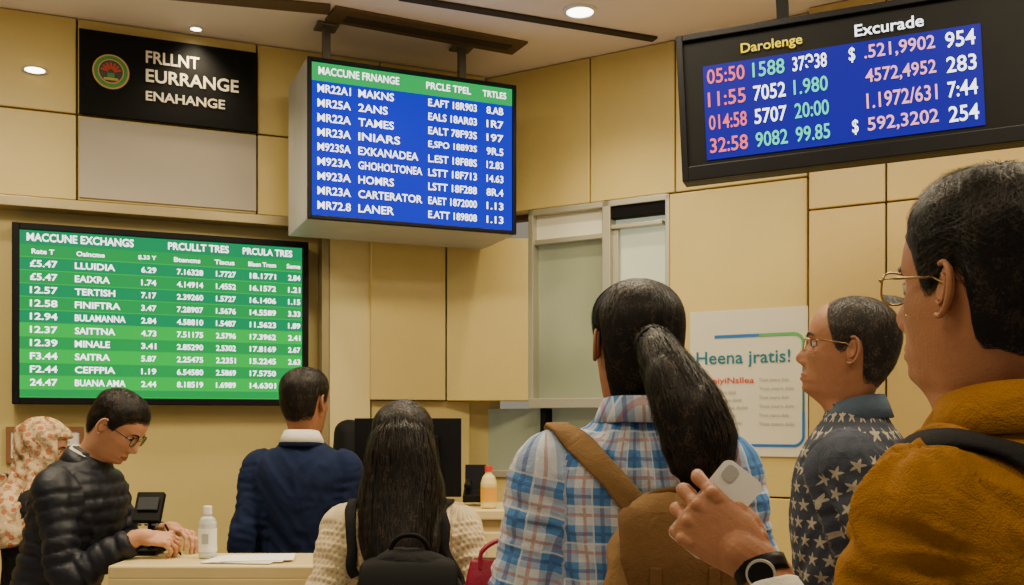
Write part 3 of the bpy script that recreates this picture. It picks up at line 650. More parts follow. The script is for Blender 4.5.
def figure(name,loc,yaw,H,skin,lips,garm,trous,shoes,head=(0,0,0),hair=None,glasses=None,lean=0,wf=1.0,thick=0.0,hem=.82,
           arms=None,sleeve='long',quilt=0,fold=.006,voxel=.008,collar=None,hscale=1.0,seed=0,dens=2200,sw=.0018,handvox=.0024,sleever=1.0,wais=1.0):
    s=H/1.75; root=empty(name,(loc[0],loc[1],0),rad(yaw)); cy,sy=math.cos(rad(yaw)),math.sin(rad(yaw))
    def loc_(p): x=p[0]-loc[0]; y=p[1]-loc[1]; return np.array((x*cy+y*sy,-x*sy+y*cy,p[2]))
    ln=rad(lean); z0=.95*s
    def bend(P):
        P=np.atleast_2d(np.asarray(P,float)).copy(); w=sstep((P[:,2]/s-.88)/.4)*ln; y=P[:,1].copy(); z=P[:,2]-z0
        P[:,1]=y*np.cos(w)+z*np.sin(w); P[:,2]=z0+z*np.cos(w)-y*np.sin(w); return P
    rows=[r for r in TOR if r[0]>=hem-.001]; n=40; V=[]
    zs=np.linspace(rows[0][0],rows[-1][0],36); tt=np.array(rows)
    for z in zs:
        w=float(spl(z,tt[:,0],tt[:,1])); f=float(spl(z,tt[:,0],tt[:,2])); b=float(spl(z,tt[:,0],tt[:,3]))
        k=1-(1-wais)*math.exp(-((z-1.1)/.12)**2); tk=thick*(1-sstep(np.array((z-1.42)/.08)))
        for j in range(n):
            a=2*math.pi*j/n; c,sn=math.cos(a),math.sin(a)
            V.append(((w*wf*k+tk)*math.copysign(abs(c)**.88,c)*s,((f if sn>0 else b)*k+tk)*math.copysign(abs(sn)**.88,sn)*s,z*s))
    F=grid_faces(len(zs),n); F.append(tuple(range(n))[::-1]); F.append(tuple((len(zs)-1)*n+k for k in range(n)))
    parts=[(bend(V),F)]
    axes=[]; handinfo=[]
    for side,key in ((-1,'L'),(1,'R')):
        A=(arms or {}).get(key,{}); S_=bend((side*.172*s*wf,-.008*s,1.392*s))[0]; Sin=bend((side*.11*s*wf,-.008*s,1.405*s))[0]
        wr=loc_(A['w']) if 'w' in A else np.array((side*.235*s,.05,.86*s)); pole=A.get('pole',(side*.15,-1,-.2))
        E,Wt=ik(S_,wr,.29*s,.25*s,pole); axes.append([Sin,S_,E,Wt]); g=sleever
        tk=thick*.6
        if sleeve=='long':
            e_=Wt-(Wt-E)*A.get('cut',.10); P=[Sin,S_,S_*.5+E*.5,E,E*.5+e_*.5,e_]; R=[.046+tk,.054+tk,.049+tk,.045+tk,.041+tk,.035+tk]
        else:
            P=[Sin,S_,S_*.55+E*.45,S_*.08+E*.92]; R=[.046+tk,.056+tk,.055+tk,.057+tk]
        parts.append(limb(P,[r*s*g for r in R],22,6,ref=(0,1,0),rnd=False))
        f=np.array(A['f'],float) if 'f' in A else (Wt-E); 
        if 'f' in A: f=np.array((f[0]*cy+f[1]*sy,-f[0]*sy+f[1]*cy,f[2]))
        nn=np.array(A['n'],float) if 'n' in A else np.array((-side,0,0))
        if 'n' in A: nn=np.array((nn[0]*cy+nn[1]*sy,-nn[0]*sy+nn[1]*cy,nn[2]))
        f/=np.linalg.norm(f); nn=nn-f*nn.dot(f); nn/=np.linalg.norm(nn); zx=-nn; xx=np.cross(f,zx)
        Mx=np.stack([xx,f,zx],1); hp,nails=hand_parts(-side,A.get('curl',(22,28,18)),A.get('thumb',(38,20,10)))
        sp=[((v*s)@Mx.T+Wt,ff) for v,ff in hp]
        if sleeve=='long': arm=limb([Wt-(Wt-E)*.55,Wt-(Wt-E)*.2,Wt,Wt+f*.03*s],[.034*s,.029*s,.027*s,.028*s],18,5,ref=tuple(xx))
        else: arm=limb([S_*.5+E*.5,S_*.15+E*.85,E,Wt*.35+E*.65,Wt*.75+E*.25,Wt,Wt+f*.03*s],[.046*s,.043*s,.042*s,.043*s,.032*s,.028*s,.028*s],18,5,ref=tuple(xx))
        vox=handvox if 'w' in A else .004
        hv,hf=fuse(sp+[arm],vox,2); mesh_obj('arm_and_hand_'+key,hv,hf,[skin,nailm],True,root)
        mb=MB()
        for c,d,nr,r in nails:
            x2=np.cross(d,nr); V=[];Fn=[]
            for i in range(5):
                for k in range(12):
                    ph=math.pi/2*i/4; a=2*math.pi*k/12; q=c+x2*r*math.cos(a)*math.cos(ph)+d*r*1.25*math.sin(a)*math.cos(ph)+nr*(.0018*math.sin(ph)+.0005); V.append((q*s)@Mx.T+Wt)
            for i in range(4):
                for k in range(12): Fn.append((i*12+k,i*12+(k+1)%12,(i+1)*12+(k+1)%12,(i+1)*12+k))
            mb.add(V,Fn,0)
        mb.obj('nails_'+key,[nailm],root,True)
        handinfo.append((Mx,Wt,E))
    gv,gf=fuse(parts,voxel,5)
    U=np.zeros_like(gv); U[:,0]=np.arctan2(gv[:,0],-gv[:,1])*.17; U[:,1]=gv[:,2]
    for i,ax in enumerate(axes):
        d,al,cl=polyd(gv,ax[1:]); rel=gv-cl; xs_=gv[:,0]*(-1 if i==0 else 1)
        m=(d<.085*s+thick)&((xs_>.145*s*wf)|(al>.12)); U[m,0]=np.arctan2(rel[m]@np.array((0,1.,0)),rel[m]@np.array((1.,0,0))*( -1 if i==0 else 1))*.055+.5; U[m,1]=al[m]+.02*i; U[m,2]=1
    nr=normals(gv,gf); dsp=np.zeros(len(gv))
    if fold:
        for i,(p,u) in enumerate(zip(gv,U)):
            if u[2]>.5:
                a=noise.noise(Vector((u[0]*7+seed,u[1]*17,u[0]*3))); b=noise.noise(Vector((u[0]*15+u[1]*9,u[1]*34+seed,0)))
            else:
                ax_=abs(p[0]); a=noise.noise(Vector((p[0]*7+p[2]*5+seed,p[1]*5,p[2]*8-ax_*11))); b=noise.noise(Vector((p[0]*16+p[2]*12+seed,p[1]*10,p[2]*13-ax_*14)))
            dsp[i]=(.9*a+1.5*(.30-abs(b)*1.6))*fold
    if quilt:
        ph=U[:,1]/quilt; dsp+= .0085*np.abs(np.sin(math.pi*ph))**.55-.005
    gv=gv+nr*dsp[:,None]
    go=mesh_obj('top_garment',gv,gf,[garm],True,root); set_cuv(go,U)
    bvh=BVHTree.FromPolygons([Vector(v) for v in gv],gf)
    lp=[limb([(0,0,.80*s),(0,0,.92*s),(0,.0,1.0*s)],[(.150*s*wf,.10*s),(.155*s*wf,.105*s),(.13*s*wf,.09*s)],24)]
    for sd in (-1,1):
        lp.append(limb([(sd*.09*s,0,.88*s),(sd*.095*s,.01,.7*s),(sd*.1*s,.015*s,.5*s),(sd*.1*s,-.005,.3*s),(sd*.1*s,-.01,.07*s)],[(.080*s,.09*s),(.080*s,.088*s),(.062*s,.066*s),(.056*s,.062*s),(.052*s,.06*s)],20,rnd=False))
    V,F=fuse(lp,.012,4); mesh_obj('trousers',V,F,[trous],True,root)
    mb=MB()
    for sd in (-1,1):
        V,F=limb([(sd*.1*s,-.06,.045),(sd*.1*s,.0,.055),(sd*.103*s,.09,.042),(sd*.106*s,.17,.03)],[(.036,.044),(.04,.055),(.047,.04),(.036,.026)],18,ref=(1,0,0)); V[:,2]=np.maximum(V[:,2],.0); mb.add(V,F)
    mb.obj('shoes',[shoes],root,True)
    hp=bend((0,.028*s,1.635*s+.0))[0]; hs=s*hscale
    Rl=np.array(Matrix.Rotation(-ln,3,'X')); hy,hpch,hr=map(rad,head)
    Rh=np.array(Matrix.Rotation(hy,3,'Z')@Matrix.Rotation(-hpch,3,'X')@Matrix.Rotation(hr,3,'Y')); piv=np.array((0,-.02,-.12))
    def HT(P):
        P=np.asarray(P,float); w=sstep((P[:,2]+.19)/.08)[:,None]; Q=(P-piv)@Rh.T+piv; Q=P*(1-w)+Q*w
        return (Q*hs)@Rl.T+hp
    make_head(root,HT,skin,lips,hair,glasses,seed,dens,sw)
    if collar:
        for cm_,r0,zc,hh,kind in collar:
            mb=MB(); prof=[(r0+.002,-.012),(r0-.004,hh*.6),(r0-.004,hh),(r0+.001,hh+.003),(r0+.012,hh*.35),(r0+.020,-.012),(r0+.015,-.014),(r0+.006,hh*.3)]
            n=48; V=[]; opn=rad(14 if kind=='shirt' else 30)
            for j in range(n+1):
                a=math.pi/2+opn+(2*math.pi-2*opn)*j/n; dz=-.03*(math.sin(a)*.5+.5)**2
                for r,z in prof: V.append((r*1.02*math.cos(a)*s,(r*.98*math.sin(a)-.008)*s,(zc+z+dz)*s))
            m=len(prof); F=[(i*m+k,i*m+(k+1)%m,(i+1)*m+(k+1)%m,(i+1)*m+k) for i in range(n) for k in range(m)]
            F+= [tuple(range(m)),tuple(n*m+k for k in range(m))[::-1]]
            mb.add(bend(V),F); o=mb.obj('collar',[cm_],root,True); set_cuv(o,np.array(V))
    return dict(root=root,HT=HT,bvh=bvh,hands=handinfo,s=s,bend=bend,loc=loc_)
def strap(fig,name,pts,w,t,mat,off=.007,proj=.09,sub=8,world=True):
    P=[fig['loc'](p) for p in pts] if world else [np.array(p,float) for p in pts]
    C,_=resample(P,sub); Q=[];N=[]
    for c in C:
        r=fig['bvh'].find_nearest(Vector(c))
        if r[0] is not None and r[3]<proj: Q.append(np.array(r[0])+np.array(r[1])*off); N.append(np.array(r[1]))
        else: Q.append(c); N.append(N[-1] if N else np.array(r[1]))
    Q=np.array(Q);N=np.array(N)
    for _ in range(4):
        N[1:-1]=(N[:-2]+N[1:-1]*2+N[2:])/4; Q[1:-1]=(Q[:-2]+Q[1:-1]*2+Q[2:])/4
    T=np.gradient(Q,axis=0); T/=np.linalg.norm(T,axis=1)[:,None]; B=np.cross(T,N); B/=np.linalg.norm(B,axis=1)[:,None]; N2=np.cross(B,T)
    V=[];F=[]
    for q,b,n_ in zip(Q,B,N2):
        for a,c in ((-1,-.3),(-.85,1),(0,1.15),(.85,1),(1,-.3),(0,-.6)): V.append(q+b*a*w/2+n_*c*t/2)
    m=6
    for i in range(len(Q)-1):
        for k in range(m): F.append((i*m+k,i*m+(k+1)%m,(i+1)*m+(k+1)%m,(i+1)*m+k))
    F+=[tuple(range(m)),tuple((len(Q)-1)*m+k for k in range(m))[::-1]]
    return mesh_obj(name,V,F,[mat],True,fig['root'])
def hair_lock(root,P,R,nst,mat,sw=.002,seed=1,ref=(1,0,0),noisy=.02,wisp=.02,swirl=.5):
    V,F=limb(P,R,28,8,ref=ref)
    nr=normals(V,F); 
    k=np.array([noise.noise(Vector((v[0]*30,v[1]*30,v[2]*5+seed))) for v in V]); V=V+nr*(k*noisy*.4)[:,None]
    mesh_obj('hair_lock',V,F,[mat],True,root)
    C,idx=resample(P,8); RR=np.array([(r,r) if np.isscalar(r) else r for r in R],float); ra=np.interp(idx,range(len(R)),RR[:,0]); rb=np.interp(idx,range(len(R)),RR[:,1])
    T=np.gradient(C,axis=0); T/=np.linalg.norm(T,axis=1)[:,None]; A=np.array(ref,float); Af=[]
    for t in T: A=A-t*A.dot(t); A/=np.linalg.norm(A); Af.append(A.copy())
    Af=np.array(Af); Bf=np.cross(T,Af); r2=np.random.default_rng(seed); K=18; m=len(C)
    paths=np.zeros((nst,K,3)); nn=np.zeros((nst,K,3))
    for i in range(nst):
        th=r2.uniform(0,2*math.pi); tw=r2.normal(0,swirl); s0=r2.uniform(0,.55); s1=min(1.10,s0+r2.uniform(.35,.8)); l=r2.uniform(.97,1.07); fl=r2.uniform(0,.16); wv=r2.uniform(0,6.28)
        for j in range(K):
            f=s0+(s1-s0)*j/(K-1); x=min(f,1)*(m-1); i0=int(min(x,m-2)); w=x-i0; c=C[i0]*(1-w)+C[i0+1]*w; a=Af[i0]; b=Bf[i0]
            l2=l+fl*(f-s0)/(s1-s0)+.04*math.sin(wv+f*14)
            rA=(ra[i0]*(1-w)+ra[i0+1]*w)*l2; rB=(rb[i0]*(1-w)+rb[i0+1]*w)*l2; t=th+tw*f+.08*math.sin(wv*2+f*11)
            d=a*math.cos(t)*rA+b*math.sin(t)*rB
            paths[i,j]=c+d+T[i0]*max(0,f-1)*.6+r2.normal(0,wisp*.02,3); dn=a*math.cos(t)/max(rA,1e-3)+b*math.sin(t)/max(rB,1e-3); nn[i,j]=dn/np.linalg.norm(dn)
    V,F=ribbons(paths,nn,sw); mesh_obj('hair_strands',V,F,[mat],True,root)
# ------------------------------------------------------------------ people materials
SK1=skinm('skin_brown',(.37,.175,.090)); SK2=skinm('skin_deep',(.30,.135,.066)); SK3=skinm('skin_light',(.50,.27,.16)); LP=skinm('lips_brown',(.28,.10,.07))
navy=cloth('navy_suit',(.006,.013,.048),bs=.25,scale=600); puffm=cloth('puffer_nylon',(.007,.009,.018),rough=.5,bs=.2,sp=.35)
mustard=cloth('mustard_jacket',(.31,.135,.014),amt=.32,bs=.7,scale=500); whites=cloth('white_shirt',(.74,.71,.62),amt=.05); darkcl=cloth('dark_grey_coat',(.018,.018,.02)); blkcl=cloth('black_cloth',(.012,.012,.014))
tan=cloth('tan_canvas',(.27,.155,.062),amt=.28,bs=.6,scale=420); tand=cloth('tan_canvas_dark',(.15,.078,.028),amt=.2,bs=.5); jean=cloth('denim',(.03,.05,.12)); shoe=varied('shoe_leather',(.02,.015,.012),.4)
def plaid():
    m,nt,b=newmat('plaid_shirt',(.5,.5,.5),.9,Specular_IOR_Level=.15); u,v,_=sep(cuv(nt)); 
    def band(x,p,o,w): return ((x/p+o).fract()-.5).abs().lt(w/2)
    q=.070; bu=band(u,q,.0,.50); bv=band(v,q,.1,.46)
    c=mixc(nt,(bu+bv)*.5,(.66,.70,.76),(.055,.22,.55))
    r1=band(u,q,.5,.09); r2=band(v,q,.6,.09); c=mixc(nt,(r1.mx(r2))*.6,c,(.42,.13,.08))
    n1=band(u,q,.0,.12); n2=band(v,q,.1,.10); c=mixc(nt,(n1.mx(n2))*.6,c,(.02,.06,.26))
    w1=band(u,q,.27,.05); w2=band(v,q,.37,.05); c=mixc(nt,(w1.mx(w2))*.6,c,(.75,.78,.80))
    o=coord(nt); c=mixc(nt,nz(o,450,2)*.3,c,(.25,.3,.4)); setc(nt,b,c); bump(nt,b,nz(o,22,4,.6,.8)*4.0+nz(o,500,2),.55,.003); return m
def stars():
    m,nt,b=newmat('star_print_shirt',(.5,.5,.5),.9,Specular_IOR_Level=.15); u,v,_=sep(cuv(nt)); p=.042
    vy=v/p*1.1; row=vy.floor(); uu=(u/p+row.mod(2.0)*.5); cu=uu.fract()-.5; cv=vy.fract()-.5; r=(cu*cu+cv*cv).sqrt()
    th=cu._m('ARCTAN2',cv); a=((th/(2*math.pi/5)+10.0).fract()-.5).abs()*2.0; R=(a.pw(1.6)*.27+.15)
    st=r.lt(R); o=coord(nt); c=mixc(nt,nz(o,30,3),(.032,.038,.058),(.075,.085,.11)); c=mixc(nt,st*.9,c,(.42,.37,.28)); setc(nt,b,c); bump(nt,b,nz(o,22,4,.6,.8)*4.0+nz(o,500,2),.55,.003); return m
def knit():
    m,nt,b=newmat('cream_lace_knit',(.6,.5,.33),.9,Specular_IOR_Level=.15); u,v,_=sep(cuv(nt)); q=.015
    a=((u/q+((v/q).floor().mod(2.0))*.5).fract()-.5); c_=((v/q).fract()-.5); r=(a*a+c_*c_).sqrt()
    hole=r.lt(.22); o=coord(nt); c=mixc(nt,nz(o,40,3),(.54,.42,.24),(.74,.62,.40)); c=mixc(nt,hole*.45,c,(.30,.20,.10)); setc(nt,b,c); bump(nt,b,(r*2.0).clamp()*1.0+nz(o,200,2)*.5,.7,.003); return m
def scarfm():
    m,nt,b=newmat('patterned_headscarf',(.6,.5,.4),.85,Specular_IOR_Level=.15); o=coord(nt); vn=nt.nodes.new('ShaderNodeTexVoronoi'); vn.inputs['Scale'].default_value=34; nt.links.new(o.k,vn.inputs['Vector'])
    d=S(nt,vn.outputs['Distance']); c=mixc(nt,nz(o,9,3),(.44,.30,.16),(.64,.49,.30)); c=mixc(nt,d.lt(.36)*.85,c,(.40,.11,.04)); c=mixc(nt,nz(o,45,2).gt(.55)*.65,c,(.24,.14,.07)); setc(nt,b,c); bump(nt,b,nz(o,14,4,.5,1.0),.9,.018); return m
PL,ST,KN,SF=plaid(),stars(),knit(),scarfm()
# --- navy suit man
f=figure('man_in_navy_suit',(-.742,3.55),-8,1.675,SK2,LP,navy,navy,shoe,head=(-18,0,0),hair=dict(hl=HL_M,top=.012,side=.007,len=.10,mess=.2),wf=1.0,thick=.008,hem=.80,fold=.005,
 collar=[(whites,.062,1.50,.030,'shirt'),(navy,.068,1.485,.022,'coat')],seed=1,dens=1700,sw=.0014,arms={'L':dict(w=(-.945,3.58,.85),pole=(-.02,-1,0)),'R':dict(w=(-.53,3.62,.85),pole=(.02,-1,0))})
# --- puffer man
f=figure('man_in_puffer_jacket',(-1.455,3.18),-98,1.635,SK3,LP,puffm,blkcl,shoe,head=(4,22,0),hair=dict(hl=HL_M,top=.014,side=.008,len=.10,lift=2,mess=.25),glasses=M['blk'],lean=14,thick=.016,hem=.88,quilt=.042,fold=.004,sleever=.98,hscale=.95,wf=.95,
 collar=[(whites,.060,1.49,.030,'shirt'),(puffm,.070,1.48,.035,'coat')],seed=2,dens=2400,sw=.0014,
 arms={'R':dict(w=(-1.13,3.03,1.145),pole=(.4,-.6,-1),f=(1,.15,-.1),n=(.1,.5,-1),curl=(40,55,30),thumb=(30,35,15)),'L':dict(w=(-1.10,3.2,1.15),pole=(-.4,-.6,-1),f=(1,-.5,-.1),n=(0,-.3,-1),curl=(30,40,25))})
Mx,Wt,E=f['hands'][1]; tip=(np.array((-.02,.10,-.03))@Mx.T)+Wt
V,F=limb([tip+np.array((0,.02,-.03)),tip+np.array((0,-.03,.06))],[.003,.0035],10); mesh_obj('pen',V,F,[M['blk']],True,f['root'])
# --- headscarf woman
f=figure('woman_in_headscarf',(-1.79,3.74),-60,1.49,SK3,LP,darkcl,blkcl,shoe,head=(-20,8,0),hair=None,wf=.95,fold=.005,seed=3,sleever=1.05,thick=.02,
 arms={'L':dict(w=(-1.72,4.0,.95)),'R':dict(w=(-1.62,3.78,.95))})
n=90; vs=np.concatenate([np.linspace(.18,.7,50,endpoint=False),np.linspace(.7,1,24)]); Z=zrow(vs); TH,ZZ=np.meshgrid(np.linspace(0,2*math.pi,n,endpoint=False),Z)
P=hsurf(TH,ZZ,False); a=np.degrees(np.abs((TH+math.pi)%(2*math.pi)-math.pi)); openm=sstep((50-a)/8)*sstep((.062-ZZ)/.012)*sstep((ZZ+.125)/.012)
fo=np.abs(np.sin((TH*2.2+ZZ*26)))**1.5; off=(.018+.009*fo+.004*np.sin(TH*9-ZZ*80))*(1-openm)-.012*openm; off=off+.03*sstep((-.04-ZZ)/.08)*(1-openm); Q=P+hdir(P,ZZ)*off[...,None]
F=grid_faces(len(Z),n); F.append(tuple((len(Z)-1)*n+k for k in range(n))); mesh_obj('headscarf',f['HT'](Q.reshape(-1,3)),F,[SF],True,f['root'])
s=f['s']; V,F=limb([(0,-.0,1.53*s),(0,-.0,1.47*s),(0,-.01,1.40*s),(0,-.015,1.30*s),(0,-.015,1.24*s)],[(.09,.10),(.115,.115),(.19,.145),(.215,.165),(.205,.165)],56,8,rnd=False,ref=(1,0,0))
V=np.array(V); V+=normals(V,F)*np.array([.016*math.sin(math.atan2(v[1],v[0])*9+v[2]*12)+.006*math.sin(math.atan2(v[1],v[0])*19-v[2]*40) for v in V])[:,None]; mesh_obj('headscarf_drape',V,F,[SF],True,f['root'])
gb=cloth('grey_bag',(.06,.06,.06)); V,F=limb([(-.05,-.24,.92),(-.05,-.26,1.06),(-.05,-.24,1.18)],[(.14,.07),(.15,.085),(.12,.06)],30,8,ex=.7); mesh_obj('backpack',V,F,[gb],True,f['root'])
# --- cream knit woman
f=figure('woman_in_cream_knit',(-.285,2.60),3,1.535,SK3,LP,KN,blkcl,shoe,head=(4,2,0),hair=dict(hl=HL_W,top=.016,side=.014,len=.3,na=.08,over=.03),wf=1.0,fold=.006,seed=4,thick=.012,sleever=1.05,wais=.95,dens=2800,
 arms={'L':dict(w=(-.51,2.66,.86),pole=(-.1,-1,0)),'R':dict(w=(-.06,2.66,.86),pole=(.1,-1,0))})
s=f['s']; hair_lock(f['root'],[(0,.0,1.715*s),(0,-.010,1.665*s),(0,-.030,1.60*s),(0,-.055,1.52*s),(-.005,-.095,1.43*s),(-.005,-.140,1.33*s),(.0,-.155,1.26*s),(.01,-.155,1.20*s)],[(.050,.055),(.077,.080),(.087,.078),(.090,.066),(.086,.050),(.072,.036),(.052,.026),(.018,.012)],2000,M['hair'],.0018,5,noisy=.03,swirl=.35)
for sx,l in ((-1,1.26),(1,1.22)):
    hair_lock(f['root'],[(sx*.06,.01,1.62*s),(sx*.084,-.01,1.52*s),(sx*.090,-.03,1.45*s),(sx*.086,-.10,1.36*s),(sx*.060,-.150,l*s)],[(.020,.05),(.024,.05),(.022,.045),(.016,.03),(.005,.005)],320,M['hair'],.0018,6+sx,noisy=.012,swirl=.3)
def backpack(root,c,w,h,d,mat,mat2,handle=True,hh=.045):
    e=empty('backpack',c,0,root); V,F=limb([(0,0,-h/2+.03),(0,-.01,-h/4),(0,-.012,0),(0,-.005,h/4),(0,0,h/2-.03)],[(w*.46,d*.5),(w*.5,d*.55),(w*.5,d*.55),(w*.47,d*.5),(w*.36,d*.40)],48,10,ref=(1,0,0),ex=.62)
    nr=normals(V,F); V=V+nr*np.array([.010*noise.noise(Vector((v[0]*18,v[1]*18,v[2]*18+w*9)))+.006*(.3-abs(noise.noise(Vector((v[0]*35,v[1]*35,v[2]*35))))) for v in V])[:,None]; mesh_obj('pack_body',V,F,[mat],True,e)
    V,F=limb([(0,-d*.5,-h/2+.05),(0,-d*.56,-h*.25),(0,-d*.5,-.01)],[(w*.36,.022),(w*.39,.032),(w*.35,.02)],30,8,ref=(1,0,0),ex=.6); mesh_obj('front_pocket',V,F,[mat],True,e)
    V,F=limb([(0,.0,h/2-.012),(0,-d*.34,h/2-.022),(0,-d*.60,h*.26),(0,-d*.64,h*.14)],[(w*.36,.010),(w*.42,.012),(w*.43,.012),(w*.38,.007)],28,10,ref=(1,0,0),ex=.7,rnd=True); mesh_obj('flap',V,F,[mat2],True,e)
    mb=MB()
    for sx in (-1,1):
        mb.box((sx*w*.2,-d*.70,h*.12),(.020,.006,h*.22),0); mb.box((sx*w*.2,-d*.72,h*.02),(.028,.008,.022),1)
        mb.box((sx*w*.5,-.01,h*.05),(.008,d*.7,.018),0); mb.box((sx*w*.5,-.01,-h*.22),(.008,d*.7,.018),0)
    mb.obj('buckles',[mat2,M['trim']],e,bevel=.002)
    if handle:
        C,_=resample([(-.045,0,h/2-.03),(-.043,-.01,h/2+hh*.4),(-.02,-.015,h/2+hh),(.02,-.015,h/2+hh),(.043,-.01,h/2+hh*.4),(.045,0,h/2-.03)],6); V,F=tube_loop(C,.006,10,False); mesh_obj('handle',V,F,[mat2],True,e)
    return e
backpack(f['root'],(.03,-.225,1.025),.27,.31,.13,blkcl,M['blkm'])
strap(f,'strap_L',[(-.40,2.46,1.10),(-.42,2.47,1.22),(-.415,2.52,1.30),(-.40,2.62,1.33),(-.39,2.72,1.22),(-.38,2.73,1.05)],.03,.006,blkcl)
strap(f,'strap_R',[(-.15,2.46,1.10),(-.15,2.47,1.22),(-.155,2.52,1.30),(-.17,2.62,1.33),(-.18,2.72,1.22),(-.2,2.73,1.05)],.03,.006,blkcl)
# --- plaid shirt ponytail person
f=figure('woman_in_plaid_shirt',(.243,1.97),4,1.765,SK2,LP,PL,jean,shoe,head=(10,0,3),hair=dict(hl=HL_W,top=.013,side=.010,len=.3,na=.05,over=.02),wf=1.02,fold=.0065,seed=5,thick=.010,sleeve='short',sleever=1.08,voxel=.007,dens=4600,sw=.0014,hscale=1.0,
 collar=[(PL,.064,1.497,.034,'shirt')],arms={'L':dict(w=(.005,2.20,1.215),pole=(-.16,-.35,-1),f=(-.1,.5,-.85),n=(.8,.1,-.1),curl=(60,70,50)),'R':dict(w=(.45,2.2,1.12),pole=(.16,-.5,-.8),curl=(50,60,40))})
def W2L(p): return f['loc'](p)
pt=[W2L(p) for p in ((.262,1.90,1.650),(.264,1.84,1.635),(.280,1.795,1.59),(.308,1.765,1.525),(.330,1.755,1.46),(.330,1.755,1.40),(.312,1.76,1.365))]
hair_lock(f['root'],pt,[(.030,.03),(.032,.032),(.044,.044),(.060,.052),(.064,.050),(.046,.034),(.012,.012)],1900,M['hair'],.0016,9,wisp=.07,noisy=.04,swirl=.8)
C=pt[1]; V,F=tube_loop([C+np.array((.033*math.cos(a),-.003,.033*math.sin(a))) for a in np.linspace(0,2*math.pi,20,endpoint=False)],.006,10); mesh_obj('hair_tie',V,F,[M['blkm']],True,f['root'])
bpk=backpack(f['root'],tuple(W2L((.278,1.742,1.175))),.245,.36,.14,tan,tand,True,.022)
strap(f,'pack_strap_L',[(.235,1.80,1.34),(.19,1.83,1.39),(.13,1.85,1.45),(.10,1.90,1.51),(.09,1.97,1.53),(.095,2.06,1.47),(.10,2.10,1.35),(.11,2.1,1.2)],.050,.009,tan,.010)
strap(f,'pack_strap_R',[(.33,1.80,1.34),(.385,1.83,1.39),(.41,1.85,1.45),(.41,1.90,1.51),(.41,1.97,1.53),(.40,2.06,1.47),(.39,2.10,1.35),(.38,2.1,1.2)],.050,.009,tan,.010)
mg=cloth('magenta_leather',(.30,.006,.04),rough=.45,bs=.3,sp=.4); e=empty('handbag',(-.024,2.33,1.035)); V,F=limb([(0,0,-.12),(0,0,-.04),(0,0,.08),(0,0,.14)],[(.085,.035),(.10,.045),(.085,.035),(.072,.016)],32,8,ex=.6,rnd=False); mesh_obj('bag_body',V,F,[mg],True,e)
for yy in (-.02,.02):
    C,_=resample([(-.05,yy,.12),(-.045,yy*.6,.16),(0,yy*.3,.185),(.045,yy*.6,.16),(.05,yy,.12)],6); V,F=tube_loop(C,.005,8,False); mesh_obj('bag_handle',V,F,[mg],True,e)
mb=MB(); mb.box((0,0,.142),(.13,.006,.006)); mb.obj('zip',[M['trim']],e)
# --- star shirt man
f=figure('man_in_star_shirt',(.765,2.25),66,1.775,SK1,LP,ST,blkcl,shoe,head=(2,-9,0),hair=dict(hl=HL_B,top=.004,side=.007,len=.10,na=.05,mat=M['hairg'],mess=.18),glasses=gold_f,wf=1.0,fold=.006,seed=6,thick=.012,dens=3000,sw=.0012,voxel=.007,hscale=.98,
 collar=[(cloth('blue_grey_collar',(.08,.115,.165)),.062,1.497,.036,'shirt')],arms={'L':dict(w=(.60,2.12,1.0)),'R':dict(w=(.62,2.5,1.0))})
# --- mustard jacket man
f=figure('man_in_mustard_jacket',(.545,1.13),36,1.765,SK1,LP,mustard,jean,shoe,head=(-7,-5,0),hair=dict(hl=HL_M,top=.019,side=.007,len=.09,lift=2.8,mess=.30,sweep=.1),glasses=gold_f,wf=1.0,fold=.008,seed=7,thick=.012,voxel=.0055,dens=9500,sw=.0009,handvox=.0016,sleever=1.0,hscale=1.0,
 collar=[(mustard,.068,1.488,.040,'coat')],arms={'L':dict(w=(.287,1.16,1.330),pole=(-.1,.1,-1),f=(-.70,.22,.58),n=(.35,1,-.1),curl=[(34,46,30),(40,50,30),(46,52,30),(52,54,30)],thumb=(22,30,6),cut=.42),'R':dict(w=(.83,1.4,1.0))})
strap(f,'shoulder_strap',[(.42,1.20,1.20),(.435,1.16,1.34),(.45,1.08,1.44),(.49,1.03,1.46),(.57,.99,1.42),(.65,.97,1.32),(.71,.98,1.2)],.045,.008,blkcl,.009)
Mx,Wt,E=f['hands'][0]; s=f['s']
def HP(p): return (np.array(p)*s)@Mx.T+Wt
mbp=MB(); 
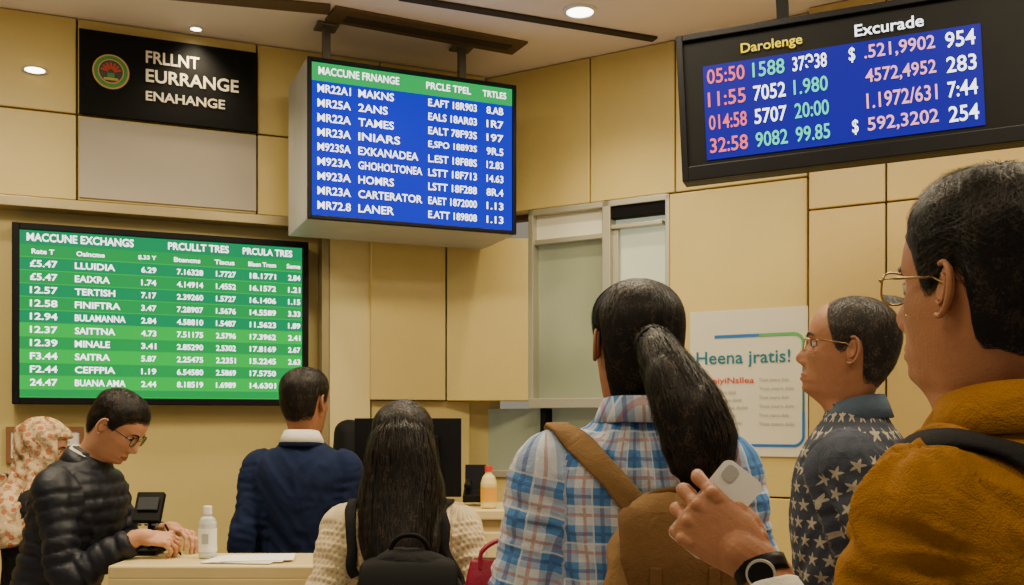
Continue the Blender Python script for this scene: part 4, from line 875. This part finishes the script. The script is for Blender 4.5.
def rbox(c,d,r,th):
    pts=[]; 
    for sx,sy in ((1,1),(-1,1),(-1,-1),(1,-1)):
        for k in range(6):
            a0={(1,1):0,(-1,1):90,(-1,-1):180,(1,-1):270}[(sx,sy)]; a=rad(a0+18*k); pts.append((c[0]+sx*(d[0]/2-r)+r*math.cos(a),c[1]+sy*(d[1]/2-r)+r*math.sin(a)))
    n=len(pts); V=[]
    for z in (-th/2,th/2):
        for x,y in pts: V.append(HP((x,y,c[2]+z)))
    return V,[tuple(range(n)),tuple(range(n,2*n))[::-1]]+[(i,(i+1)%n,n+(i+1)%n,n+i) for i in range(n)]
V,F=rbox((.017,.080,-.024),(.116,.054),.009,.010); mbp.add(V,F,0); V,F=rbox((.017,.080,-.0292),(.108,.048),.006,.001); mbp.add(V,F,1)
V,F=rbox((.062,.093,-.0185),(.018,.015),.005,.002); mbp.add(V,F,2)
mbp.obj('phone',[M['white'],M['blk'],M['grey']],f['root'],bevel=.0015)
ax=(Wt-E)/np.linalg.norm(Wt-E); wc=Wt-ax*.006
V,F=limb([wc-ax*.010,wc+ax*.010],[.0315*s,.0315*s],28,3,rnd=False,ref=tuple(Mx[:,0])); mesh_obj('watch_strap',V,F,[M['blk']],True,f['root'])
zx=Mx[:,2]
V,F=limb([wc+zx*.026,wc+zx*.0345],[.017,.0165],28,2,rnd=False,ref=tuple(Mx[:,0])); mesh_obj('watch_case',V,F,[M['alu']],False,f['root'])
V,F=limb([wc+zx*.0343,wc+zx*.0352],[.014,.014],28,2,rnd=False,ref=tuple(Mx[:,0])); mesh_obj('watch_dial',V,F,[M['blk']],False,f['root'])
cv,cf=limb([Wt-ax*.15,Wt-ax*.10,Wt-ax*.06,Wt-ax*.026],[.046*s,.045*s,.041*s,.037*s],32,8,rnd=False); cv=cv+normals(cv,cf)*np.array([.004*noise.noise(Vector(v)*38) for v in cv])[:,None]; mesh_obj('shirt_cuff',cv,cf,[whites],True,f['root'])
# ------------------------------------------------------------------ camera
cam=D.cameras.new('camera'); cam.sensor_width=36; cam.lens=36*1000/1024; cam.shift_y=127.5/1024; cam.clip_start=.05
co=link(D.objects.new('camera',cam)); co.location=(0,0,1.5); co.rotation_euler=(rad(90),0,0); SC.camera=co
